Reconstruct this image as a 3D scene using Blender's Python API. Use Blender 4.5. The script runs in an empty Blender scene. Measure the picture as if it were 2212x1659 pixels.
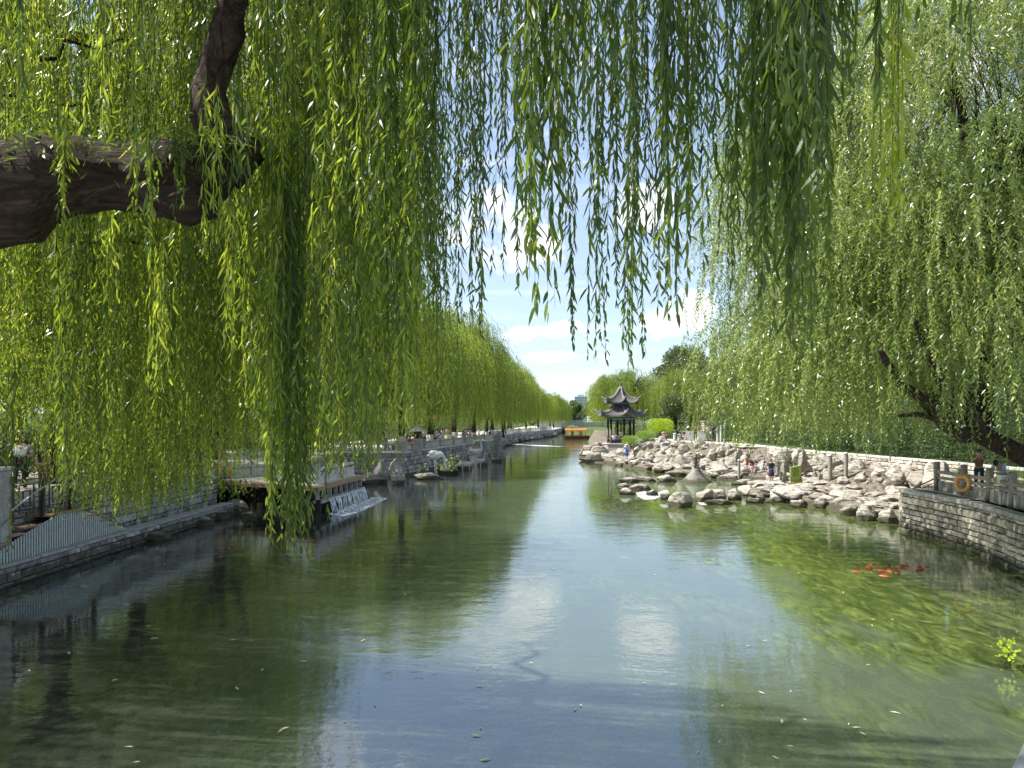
import bpy, bmesh, math, random
import numpy as np
from mathutils import Vector, Matrix, noise

R = math.radians
sc = bpy.context.scene
C = sc.collection
rnd = random.Random(7)
rng = np.random.default_rng(11)

# ------------------------------------------------------------------ camera, sky, sun, exposure
F, HZ, H = 750.0, 422.0, 4.6          # focal length in px, horizon row, eye height above the water
cam = bpy.data.cameras.new('camera'); cam_o = bpy.data.objects.new('camera', cam); C.objects.link(cam_o)
cam_o.location = (0, 0, H); cam_o.rotation_euler = (R(90), 0, 0)
cam.sensor_width = 36; cam.lens = 36 * F / 1024; cam.shift_y = (HZ - 384) / 1024
cam.clip_start = 0.05; cam.clip_end = 6000
sc.camera = cam_o
SUN = Vector((-0.68, 0.10, 0.92)).normalized()
s_el = math.asin(SUN.z); s_az = math.atan2(SUN.x, SUN.y)
sl = bpy.data.lights.new('sun', 'SUN'); sl.energy = 5.0; sl.angle = R(0.55); sl.color = (1, 0.955, 0.86)
so = bpy.data.objects.new('sun', sl); C.objects.link(so)
so.rotation_euler = SUN.to_track_quat('Z', 'Y').to_euler(); so.location = (0, 0, 60)
sc.view_settings.view_transform = 'Standard'; sc.view_settings.look = 'None'
sc.view_settings.exposure = 1.02; sc.view_settings.gamma = 1.0
sc.cycles.max_bounces = 7; sc.cycles.diffuse_bounces = 3; sc.cycles.glossy_bounces = 3
sc.cycles.transmission_bounces = 4; sc.cycles.transparent_max_bounces = 8
sc.cycles.use_denoising = True
sc.cycles.sample_clamp_indirect = 6

w = bpy.data.worlds.new('World'); sc.world = w; w.use_nodes = True
nt = w.node_tree; nt.nodes.clear()
class NT:
    def __init__(s, t): s.t = t
    def n(s, typ, **kw):
        x = s.t.nodes.new(typ)
        for k, v in kw.items():
            if k.startswith('i_'):
                x.inputs[k[2:].replace('_', ' ')].default_value = v
            else: setattr(x, k, v)
        return x
    def l(s, a, b): s.t.links.new(a, b)
    def math(s, op, a, b=None, c=None, clamp=False):
        x = s.t.nodes.new('ShaderNodeMath'); x.operation = op; x.use_clamp = clamp
        for i, v in enumerate((a, b, c)):
            if v is None: continue
            if isinstance(v, (int, float)): x.inputs[i].default_value = v
            else: s.l(v, x.inputs[i])
        return x.outputs[0]
    def mix(s, fac, a, b, typ='MIX'):
        x = s.t.nodes.new('ShaderNodeMix'); x.data_type = 'RGBA'; x.blend_type = typ
        for i, v in ((0, fac), (6, a), (7, b)):
            if isinstance(v, (int, float)): x.inputs[i].default_value = v
            elif isinstance(v, tuple): x.inputs[i].default_value = (*v, 1)[:4]
            else: s.l(v, x.inputs[i])
        return x.outputs[2]
    def noise(s, vec, scale, detail=4, rough=.55, dist=0):
        x = s.t.nodes.new('ShaderNodeTexNoise')
        x.inputs['Scale'].default_value = scale; x.inputs['Detail'].default_value = detail
        x.inputs['Roughness'].default_value = rough; x.inputs['Distortion'].default_value = dist
        if vec is not None: s.l(vec, x.inputs['Vector'])
        return x.outputs[0]
    def ramp(s, fac, stops):
        x = s.t.nodes.new('ShaderNodeValToRGB'); e = x.color_ramp.elements
        while len(e) < len(stops): e.new(0.5)
        for q, (p, c) in zip(e, stops):
            q.position = p; q.color = (c, c, c, 1) if isinstance(c, (int, float)) else (*c, 1)[:4]
        s.l(fac, x.inputs[0]); return x.outputs[0]
    def mapping(s, vec, scale=(1, 1, 1), rot=(0, 0, 0), loc=(0, 0, 0)):
        x = s.t.nodes.new('ShaderNodeMapping'); s.l(vec, x.inputs[0])
        x.inputs['Scale'].default_value = scale; x.inputs['Rotation'].default_value = rot; x.inputs['Location'].default_value = loc
        return x.outputs[0]
T = NT(nt)
sky = T.n('ShaderNodeTexSky', sky_type='NISHITA', sun_disc=False, sun_elevation=s_el, sun_rotation=s_az)
sky.air_density = 1.0; sky.dust_density = 0.6; sky.ozone_density = 1.6
tc = T.n('ShaderNodeTexCoord')
sep = T.n('ShaderNodeSeparateXYZ'); T.l(tc.outputs['Generated'], sep.inputs[0])
yy = T.math('MAXIMUM', sep.outputs['Y'], 0.02)
u = T.math('DIVIDE', sep.outputs['X'], yy); v = T.math('DIVIDE', sep.outputs['Z'], yy)
cmb = T.n('ShaderNodeCombineXYZ'); T.l(u, cmb.inputs[0]); T.l(v, cmb.inputs[1])
n1 = T.noise(T.mapping(cmb.outputs[0], (1, 1.3, 1)), 9.0, 8, .62)
n2 = T.noise(T.mapping(cmb.outputs[0], (1, 1.4, 1), loc=(3, 1, 0)), 26.0, 5, .6)
nz = T.math('ADD', T.math('MULTIPLY', n1, 1.5), T.math('MULTIPLY', n2, .35))
blobs = [(1085, 470, 95, 55), (1120, 535, 110, 60), (1000, 470, 80, 60), (1425, 440, 85, 45), (1120, 722, 42, 15), (1215, 712, 60, 22),
         (1260, 715, 55, 28), (1185, 773, 65, 13), (1425, 700, 60, 38), (1500, 660, 50, 40), (1240, 830, 90, 26), (1305, 770, 20, 7),
         (700, 160, 160, 120), (1900, 150, 200, 90), (500, 700, 200, 60), (1250, 880, 260, 30), (1800, 700, 200, 60)]
acc = None
for bx_, by_, rx_, ry_ in blobs:
    cu = (bx_ * .4629 - 512) / F; cv = (HZ - by_ * .4629) / F; ru = rx_ * .4629 / F; rv = ry_ * .4629 / F
    a = T.math('POWER', T.math('DIVIDE', T.math('SUBTRACT', u, cu), ru), 2)
    b = T.math('POWER', T.math('DIVIDE', T.math('SUBTRACT', v, cv), rv), 2)
    g = T.math('SUBTRACT', 1.0, T.math('MULTIPLY', T.math('ADD', a, b), 0.8))
    acc = g if acc is None else T.math('MAXIMUM', acc, g)
acc = T.math('MAXIMUM', acc, -1.2)
front = T.math('ADD', acc, T.math('MULTIPLY', T.math('SUBTRACT', nz, .97), 4.6))
# scattered clouds everywhere else (behind and overhead), seen in reflections only
n3 = T.noise(T.mapping(tc.outputs['Generated'], (1, 1, 2.2)), 3.2, 7, .6)
cl = T.ramp(front, [(0.0, 0.0), (.30, .35), (0.8, 0.9), (1.0, 1.0)])
cl = T.math('MULTIPLY', cl, 1.0, clamp=True)
wisp = T.math('MULTIPLY', T.ramp(T.noise(T.mapping(cmb.outputs[0], (1.2, 9, 1)), 5.0, 5, .6), [(.53, 0.0), (.78, .45)]), 1.0)
behind = T.ramp(n3, [(.52, 0.0), (.66, .9)])
isback = T.math('LESS_THAN', sep.outputs['Y'], 0.25)
cov = T.math('MAXIMUM', T.math('MAXIMUM', cl, wisp), T.math('MULTIPLY', behind, isback), clamp=True)
shade = T.ramp(T.noise(T.mapping(cmb.outputs[0], (1, 1.6, 1), loc=(0, .03, 0)), 12.0, 5, .6), [(.36, (6.4, 6.9, 7.7)), (.56, (9.6, 9.5, 9.4))])
skyc = T.mix(1.0, sky.outputs[0], (1.0, 1.04, 1.1), 'MULTIPLY')
hazef = T.ramp(v, [(0.0, .62), (.12, .40), (.45, .24)])
skyc = T.mix(hazef, skyc, (6.2, 7.4, 8.6))
skyc = T.mix(cov, skyc, shade)
bg = T.n('ShaderNodeBackground'); T.l(skyc, bg.inputs[0]); bg.inputs[1].default_value = 0.084
wo = T.n('ShaderNodeOutputWorld'); T.l(bg.outputs[0], wo.inputs[0])

def W(px, py, z=0.0):
    D = (H - z) * F / (py - HZ); return ((px - 512) / F * D, D, z)
def P(px, py, D): return ((px - 512) / F * D, D, H - (py - HZ) / F * D)

# ------------------------------------------------------------------ materials
def newmat(name):
    m = bpy.data.materials.new(name); m.use_nodes = True; m.node_tree.nodes.clear(); return m, NT(m.node_tree)
def out(T, sh):
    o = T.n('ShaderNodeOutputMaterial'); T.l(sh, o.inputs[0])
def prin(T, col, rough=.7, bump=None, spec=.4, metal=0.0, bstr=.5, bdist=.02):
    p = T.n('ShaderNodeBsdfPrincipled')
    if isinstance(col, tuple): p.inputs['Base Color'].default_value = (*col, 1)[:4]
    else: T.l(col, p.inputs['Base Color'])
    if isinstance(rough, (int, float)): p.inputs['Roughness'].default_value = rough
    else: T.l(rough, p.inputs['Roughness'])
    p.inputs['Specular IOR Level'].default_value = spec; p.inputs['Metallic'].default_value = metal
    if bump is not None:
        b = T.n('ShaderNodeBump'); b.inputs['Strength'].default_value = bstr; b.inputs['Distance'].default_value = bdist
        T.l(bump, b.inputs['Height']); T.l(b.outputs[0], p.inputs['Normal'])
    return p
def simple(name, col, rough=.7, var=.25, scale=6, spec=.35, metal=0, bdist=.01, bstr=.4):
    m, T = newmat(name); c = T.n('ShaderNodeTexCoord').outputs['Object']
    n = T.noise(c, scale, 5, .6)
    f = T.ramp(n, [(.3, 1 - var), (.7, 1 + var * .6)])
    cc = T.mix(1.0, col, f, 'MULTIPLY')
    out(T, prin(T, cc, rough, n, spec, metal, bstr, bdist).outputs[0]); return m

def leafmat(name, cols, tcol, tf=.42, rough=.45, spec=.5):
    m, T = newmat(name)
    a = T.n('ShaderNodeAttribute', attribute_name='v')
    col = T.ramp(a.outputs['Fac'], [(i / (len(cols) - 1), c) for i, c in enumerate(cols)])
    oi = T.n('ShaderNodeObjectInfo'); col = T.mix(1.0, col, T.ramp(oi.outputs['Random'], [(0, (.74, .80, .72)), (.5, (1.0, 1.0, 1.0)), (1, (1.28, 1.18, .95))]), 'MULTIPLY')
    p = prin(T, col, rough, None, spec)
    tr = T.n('ShaderNodeBsdfTranslucent')
    T.l(T.mix(.25, T.mix(1.0, col, (2.5, 2.1, 1.3), 'MULTIPLY'), tcol), tr.inputs[0])
    mx = T.n('ShaderNodeMixShader'); mx.inputs[0].default_value = tf
    T.l(p.outputs[0], mx.inputs[1]); T.l(tr.outputs[0], mx.inputs[2]); out(T, mx.outputs[0]); return m
M = {}
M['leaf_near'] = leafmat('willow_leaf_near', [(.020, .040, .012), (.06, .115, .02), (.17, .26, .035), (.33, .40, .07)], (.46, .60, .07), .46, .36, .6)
M['leaf_row'] = leafmat('willow_leaf_row', [(.022, .048, .014), (.12, .19, .04), (.33, .42, .08)], (.46, .60, .09), .46)
M['leaf_right'] = leafmat('willow_leaf_pale', [(.03, .065, .02), (.12, .19, .055), (.33, .41, .17)], (.36, .50, .14), .38, .34, .85)
M['leaf_dark'] = leafmat('broad_leaf_dark', [(.03, .06, .02), (.07, .12, .04), (.13, .18, .08)], (.12, .22, .05), .2)
M['leaf_grey'] = leafmat('broad_leaf_grey', [(.06, .09, .04), (.12, .16, .07), (.20, .23, .12)], (.16, .24, .07), .22)
M['leaf_olive'] = leafmat('conifer_olive', [(.06, .08, .02), (.12, .14, .04), (.18, .19, .06)], (.2, .24, .05), .25)
M['leaf_lime'] = leafmat('topiary_lime', [(.20, .32, .02), (.36, .50, .03), (.48, .60, .04)], (.55, .70, .03), .3)
M['leaf_mound'] = leafmat('topiary_green', [(.14, .24, .04), (.22, .36, .06), (.30, .44, .09)], (.25, .4, .05), .25)

def barkmat(nm='willow_bark', mp=(1.6, 1.6, .7), vs_=7, np_=(3, 3, 3), vw=.6):
    m, T = newmat(nm); c = T.n('ShaderNodeTexCoord').outputs['Object']
    nn = T.noise(T.mapping(c, np_), 2.0, 8, .7, 1.2)
    vo = T.n('ShaderNodeTexVoronoi', feature='DISTANCE_TO_EDGE'); vo.inputs['Scale'].default_value = vs_
    T.l(T.mix(.25, T.mapping(c, mp), T.n('ShaderNodeTexNoise').outputs[1]), vo.inputs['Vector'])
    h = T.math('ADD', T.math('MULTIPLY', T.ramp(vo.outputs['Distance'], [(0, 0), (.12, 1)]), vw), nn)
    col = T.ramp(nn, [(.3, (.018, .012, .010)), (.5, (.055, .036, .028)), (.7, (.13, .095, .075))])
    moss = T.ramp(T.noise(c, 1.3, 4), [(.5, 0), (.62, .5)])
    col = T.mix(moss, col, (.05, .055, .02))
    out(T, prin(T, col, .9, h, .15, 0, 1.0, .06).outputs[0]); return m
M['bark'] = barkmat()
M['bark_limb'] = barkmat('furrowed_limb_bark', (.35, 2.4, 2.8), 6, (1.1, 6.5, 6.5), .15)
M['whitewash'] = simple('whitewashed_bark', (.62, .58, .50), .9, .3, 5)

def rockmat(name, base, dark, wet=True):
    m, T = newmat(name)
    c = T.n('ShaderNodeTexCoord').outputs['Object']
    geo = T.n('ShaderNodeNewGeometry'); pz = T.n('ShaderNodeSeparateXYZ'); T.l(geo.outputs['Position'], pz.inputs[0])
    oi = T.n('ShaderNodeObjectInfo')
    vadd = T.n('ShaderNodeVectorMath', operation='ADD'); T.l(c, vadd.inputs[0])
    sc_ = T.n('ShaderNodeVectorMath', operation='SCALE'); T.l(geo.outputs['Position'], sc_.inputs[0]); sc_.inputs['Scale'].default_value = 1
    p = sc_.outputs[0]
    nA = T.noise(p, 1.7, 8, .65); nB = T.noise(T.mapping(p, (1, 1, 3.2)), 3.0, 7, .7); nC = T.noise(p, 14, 4, .6)
    col = T.ramp(nA, [(.28, tuple(x * .62 for x in base)), (.5, base), (.72, tuple(min(x * 1.3, .8) for x in base))])
    crack = T.ramp(nB, [(.41, .9), (.50, 0)])
    col = T.mix(crack, col, dark)
    spots = T.ramp(nC, [(.55, 0), (.75, .45)])
    col = T.mix(spots, col, tuple(min(1, x * 1.25) for x in base))
    col = T.mix(T.math('MULTIPLY', T.ramp(oi.outputs['Random'], [(0, 0), (.5, .25), (1, .8)]), 1.0), col, tuple(x * .55 for x in (base[0], base[1] * .96, base[2] * .88)))
    if wet:
        wl = T.math('SUBTRACT', pz.outputs['Z'], T.math('MULTIPLY', nA, .45))
        col = T.mix(T.ramp(wl, [(0.0, .9), (.10, 0)]), col, (.055, .05, .03))
    h = T.math('ADD', T.math('MULTIPLY', nA, 1.0), T.math('ADD', T.math('MULTIPLY', nB, 1.2), T.math('MULTIPLY', nC, .25)))
    out(T, prin(T, col, .85, h, .25, 0, .9, .09).outputs[0]); return m
M['rock'] = rockmat('pale_limestone', (.45, .415, .365), (.10, .085, .075))
M['rock_soil'] = rockmat('gritty_ground', (.19, .165, .13), (.04, .035, .03))
M['rock_dark'] = rockmat('grey_rockery_stone', (.30, .29, .275), (.07, .065, .06))

def masonrymat(name, stops):
    m, T = newmat(name)
    a = T.n('ShaderNodeAttribute', attribute_name='v')
    geo = T.n('ShaderNodeNewGeometry'); pz = T.n('ShaderNodeSeparateXYZ'); T.l(geo.outputs['Position'], pz.inputs[0])
    col = T.ramp(a.outputs['Fac'], stops)
    n = T.noise(geo.outputs['Position'], 5.0, 7, .7)
    col = T.mix(1.0, col, T.ramp(n, [(.3, .5), (.62, 1.25)]), 'MULTIPLY')
    n2 = T.noise(T.mapping(geo.outputs['Position'], (2, 2, .5)), 1.5, 4)
    wl = T.math('SUBTRACT', pz.outputs['Z'], T.math('MULTIPLY', n2, .5))
    col = T.mix(T.ramp(wl, [(0, .8), (.15, 0)]), col, (.05, .05, .03))
    out(T, prin(T, col, .88, n, .2, 0, .8, .04).outputs[0]); return m
M['masonry'] = masonrymat('wall_stone', [(0, (.08, .07, .06)), (.08, (.20, .185, .16)), (.45, (.40, .37, .32)), (.75, (.56, .51, .42)), (1, (.70, .62, .50))])
M['masonry_grey'] = masonrymat('grey_wall_stone', [(0, (.06, .06, .06)), (.08, (.16, .16, .165)), (.5, (.27, .27, .275)), (1, (.44, .44, .44))])
M['mortar'] = simple('dark_joint', (.05, .045, .04), .95, .4, 4)
M['stone'] = simple('grey_cut_stone', (.34, .335, .32), .8, .35, 4)
M['stone_light'] = simple('pale_cut_stone', (.52, .51, .48), .75, .25, 5)
M['paving'] = simple('pale_paving', (.55, .50, .43), .85, .2, 1.2)
M['wood'] = simple('weathered_wood_post', (.26, .235, .21), .8, .45, 9)
M['darkwood'] = simple('dark_red_timber', (.045, .022, .018), .5, .3, 6)
M['brownwood'] = simple('brown_tread_board', (.30, .19, .12), .6, .3, 6)
M['slat'] = simple('grey_blue_slat', (.50, .55, .56), .6, .2, 6)
M['metal'] = simple('dark_brown_metal', (.035, .028, .026), .45, .2, 5, .5)
M['steel'] = simple('brushed_steel', (.42, .43, .45), .35, .1, 5, .5, .7)
M['ring'] = simple('faded_orange_plastic', (.66, .34, .10), .5, .18, 7)
M['orange'] = simple('bright_orange_cloth', (.55, .17, .03), .6, .2, 7)
M['tile'] = simple('grey_roof_tile', (.13, .122, .12), .75, .4, 9)
M['ridge'] = simple('pale_ridge_tile', (.30, .28, .265), .8, .35, 9)
M['blue'] = simple('painted_beam_blue', (.04, .13, .22), .6, .6, 12)
M['teal'] = simple('painted_beam_pale', (.30, .42, .45), .6, .6, 14)
M['black_soil'] = simple('dark_timber_cladding', (.020, .014, .013), .7, .35, 3)
M['bronze'] = simple('bronze_sculpture', (.10, .075, .065), .5, .4, 6, .5)
M['crane'] = simple('weathered_crane_stone', (.62, .64, .65), .7, .35, 7)
M['koi'] = simple('koi_red', (.34, .075, .03), .4, .3, 9)
M['koi_pale'] = simple('koi_pale', (.9, .55, .35), .4, .3, 9)
M['signgreen'] = simple('sign_green', (.34, .50, .10), .5, .1, 3)
M['signink'] = simple('sign_ink', (.03, .05, .02), .6, .1, 3)
M['yellowband'] = simple('sign_yellow', (.62, .40, .04), .5, .1, 3)
M['white'] = simple('white_paint', (.72, .73, .74), .5, .1, 5)
M['glass'] = simple('tower_glass', (.25, .38, .55), .2, .15, .02, .6)
M['concrete'] = simple('pale_concrete', (.52, .53, .55), .8, .12, .05)
M['umbrella'] = simple('umbrella_cloth', (.55, .52, .66), .6, .5, 14)
M['skin'] = simple('skin', (.50, .30, .21), .55, .08, 8)
M['hair'] = simple('hair', (.018, .013, .011), .5, .2, 12)
CLO = {}
def cloth(name, col):
    if name not in CLO: CLO[name] = simple('cloth_' + name, col, .8, .12, 10)
    return CLO[name]
COL = dict(white=(.72, .73, .76), black=(.02, .02, .022), navy=(.03, .04, .10), blue=(.04, .10, .38), red=(.55, .07, .06), pink=(.72, .33, .36),
           grey=(.28, .29, .31), khaki=(.38, .31, .2), purple=(.42, .36, .55), green=(.10, .26, .16), sky=(.35, .52, .70), brown=(.2, .11, .07))

def watermat():
    m, T = newmat('canal_water')
    geo = T.n('ShaderNodeNewGeometry'); pos = geo.outputs['Position']
    w1 = T.noise(T.mapping(pos, (.7, 1.1, 1), (0, 0, R(20))), 1.1, 2, .5, .4)
    w2 = T.noise(T.mapping(pos, (1, 1.5, 1), (0, 0, R(-15))), 4.2, 3, .5, .3)
    w3 = T.noise(pos, 13.0, 2, .5)
    patch = T.ramp(T.noise(pos, .09, 3, .6), [(.35, .35), (.65, 1.0)])
    h = T.math('ADD', T.math('MULTIPLY', w1, .9), T.math('ADD', T.math('MULTIPLY', w2, .30), T.math('MULTIPLY', w3, .03)))
    b = T.n('ShaderNodeBump'); b.inputs['Distance'].default_value = .055
    T.l(T.math('MULTIPLY', patch, .27), b.inputs['Strength']); T.l(h, b.inputs['Height'])
    gl = T.n('ShaderNodeBsdfGlossy'); gl.inputs['Roughness'].default_value = .015; gl.inputs['Color'].default_value = (.93, .97, 1, 1)
    T.l(b.outputs[0], gl.inputs['Normal'])
    tr = T.n('ShaderNodeBsdfTransparent'); tr.inputs['Color'].default_value = (.86, .92, .80, 1)
    df = T.n('ShaderNodeBsdfDiffuse'); df.inputs['Color'].default_value = (.21, .28, .17, 1)
    flow = T.mapping(pos, (1.0, .36, 1), (0, 0, R(-24)))
    wa = T.noise(flow, .5, 5, .62, .9); wb = T.noise(flow, 2.6, 7, .72, 1.2); wc = T.noise(pos, .13, 3, .5)
    sx = T.n('ShaderNodeSeparateXYZ'); T.l(pos, sx.inputs[0])
    f = T.math('ADD', T.math('MULTIPLY', wa, .65), T.math('MULTIPLY', wc, .6))
    f = T.math('ADD', f, T.math('MULTIPLY', T.math('SUBTRACT', sx.outputs['X'], 7), .026))
    weedm = T.ramp(f, [(.52, 0), (.66, 1)])
    weedc = T.ramp(wb, [(.36, (.03, .045, .015)), (.50, (.09, .125, .035)), (.66, (.25, .31, .085))])
    T.l(T.mix(weedm, (.22, .28, .20), weedc), df.inputs['Color'])
    body = T.n('ShaderNodeMixShader'); T.l(T.math('ADD', T.math('MULTIPLY', weedm, .36), T.ramp(T.math('MULTIPLY', T.math('ADD', sx.outputs['X'], 8), .1), [(0, .10), (1, .32)])), body.inputs[0])  # murk thins towards the left: tree shade put into the water colour
    T.l(tr.outputs[0], body.inputs[1]); T.l(df.outputs[0], body.inputs[2])
    fr = T.n('ShaderNodeFresnel'); fr.inputs['IOR'].default_value = 2.8; T.l(b.outputs[0], fr.inputs['Normal'])
    mx = T.n('ShaderNodeMixShader'); T.l(fr.outputs[0], mx.inputs[0]); T.l(body.outputs[0], mx.inputs[1]); T.l(gl.outputs[0], mx.inputs[2])
    out(T, mx.outputs[0]); return m
M['water'] = watermat()
def bedmat():
    m, T = newmat('weedy_canal_bed')
    geo = T.n('ShaderNodeNewGeometry'); pos = geo.outputs['Position']
    flow = T.mapping(pos, (1.0, .38, 1), (0, 0, R(-24)))
    a = T.noise(flow, .55, 5, .6, .8); b = T.noise(flow, 3.2, 6, .7, 1.0); c = T.noise(pos, .16, 3, .5)
    weed = T.ramp(b, [(.32, (.03, .055, .012)), (.5, (.17, .25, .04)), (.66, (.50, .60, .14))])
    mud = T.ramp(b, [(.3, (.018, .015, .01)), (.6, (.10, .09, .05)), (.8, (.28, .25, .14))])
    f = T.math('ADD', T.math('MULTIPLY', a, .6), T.math('MULTIPLY', c, .5))
    sx = T.n('ShaderNodeSeparateXYZ'); T.l(pos, sx.inputs[0])
    f = T.math('ADD', f, T.math('MULTIPLY', T.math('SUBTRACT', sx.outputs['X'], 1), .012))
    col = T.mix(T.ramp(f, [(.47, 0), (.58, 1)]), mud, weed)
    out(T, prin(T, col, .9, b, .1, 0, 1, .15).outputs[0]); return m
M['bed'] = bedmat()
def foammat():
    m, T = newmat('white_water'); geo = T.n('ShaderNodeNewGeometry')
    n = T.noise(T.mapping(geo.outputs['Position'], (3, 3, 1)), 2.5, 5, .7)
    d = T.n('ShaderNodeBsdfDiffuse'); d.inputs[0].default_value = (.8, .84, .88, 1)
    t = T.n('ShaderNodeBsdfTransparent'); mx = T.n('ShaderNodeMixShader')
    T.l(T.ramp(n, [(.42, 0.0), (.6, .9)]), mx.inputs[0]); T.l(t.outputs[0], mx.inputs[1]); T.l(d.outputs[0], mx.inputs[2]); out(T, mx.outputs[0]); return m
M['foam'] = foammat()
def fallmat():
    m, T = newmat('falling_water'); c = T.n('ShaderNodeTexCoord').outputs['Object']
    n = T.noise(T.mapping(c, (9, 9, .8)), 1.6, 4, .6)
    d = T.n('ShaderNodeBsdfPrincipled'); d.inputs['Base Color'].default_value = (.7, .78, .85, 1); d.inputs['Roughness'].default_value = .2
    t = T.n('ShaderNodeBsdfTransparent'); mx = T.n('ShaderNodeMixShader')
    T.l(T.ramp(n, [(.38, .1), (.6, .95)]), mx.inputs[0]); T.l(t.outputs[0], mx.inputs[1]); T.l(d.outputs[0], mx.inputs[2]); out(T, mx.outputs[0]); return m
M['fall'] = fallmat()
def groundmat():
    m, T = newmat('planted_earth'); geo = T.n('ShaderNodeNewGeometry'); p = geo.outputs['Position']
    n = T.noise(p, .35, 5); n2 = T.noise(p, 6, 5, .7)
    col = T.ramp(T.math('ADD', T.math('MULTIPLY', n, .6), T.math('MULTIPLY', n2, .4)), [(.35, (.04, .06, .02)), (.5, (.08, .12, .035)), (.65, (.15, .15, .08))])
    out(T, prin(T, col, .95, n2, .1, 0, 1, .1).outputs[0]); return m
M['earth'] = groundmat()

# ------------------------------------------------------------------ builders
def tag(o, label=None, cat=None, group=None, kind=None):
    if label: o['label'] = label
    if cat: o['category'] = cat
    if group: o['group'] = group
    if kind: o['kind'] = kind
    return o
def thing(name, label, cat, loc=(0, 0, 0), rz=0.0, group=None):
    o = bpy.data.objects.new(name, None); C.objects.link(o); o.empty_display_size = .2
    o.location = loc; o.rotation_euler = (0, 0, rz); return tag(o, label, cat, group)
def link(name, me, mat, parent=None, loc=None, smooth=False):
    o = bpy.data.objects.new(name, me); C.objects.link(o)
    if parent is not None: o.parent = parent
    if loc is not None: o.location = loc
    if mat is not None:
        me.materials.clear(); me.materials.append(mat)
    if smooth: me.polygons.foreach_set('use_smooth', [True] * len(me.polygons))
    return o
def np_mesh(name, verts, facegroups, v=None, smooth=False):
    me = bpy.data.meshes.new(name); me.vertices.add(len(verts)); me.vertices.foreach_set('co', np.asarray(verts, dtype=np.float32).ravel())
    loops = np.concatenate([f.ravel() for f in facegroups]); sizes = np.concatenate([np.full(len(f), f.shape[1]) for f in facegroups])
    me.loops.add(len(loops)); me.loops.foreach_set('vertex_index', loops.astype(np.int32))
    starts = np.concatenate([[0], np.cumsum(sizes)[:-1]]).astype(np.int32)
    me.polygons.add(len(sizes)); me.polygons.foreach_set('loop_start', starts)
    if smooth: me.polygons.foreach_set('use_smooth', np.ones(len(sizes), dtype=bool))
    if v is not None:
        a = me.attributes.new('v', 'FLOAT', 'POINT'); a.data.foreach_set('value', np.asarray(v, dtype=np.float32))
    me.update(calc_edges=True); return me
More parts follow.
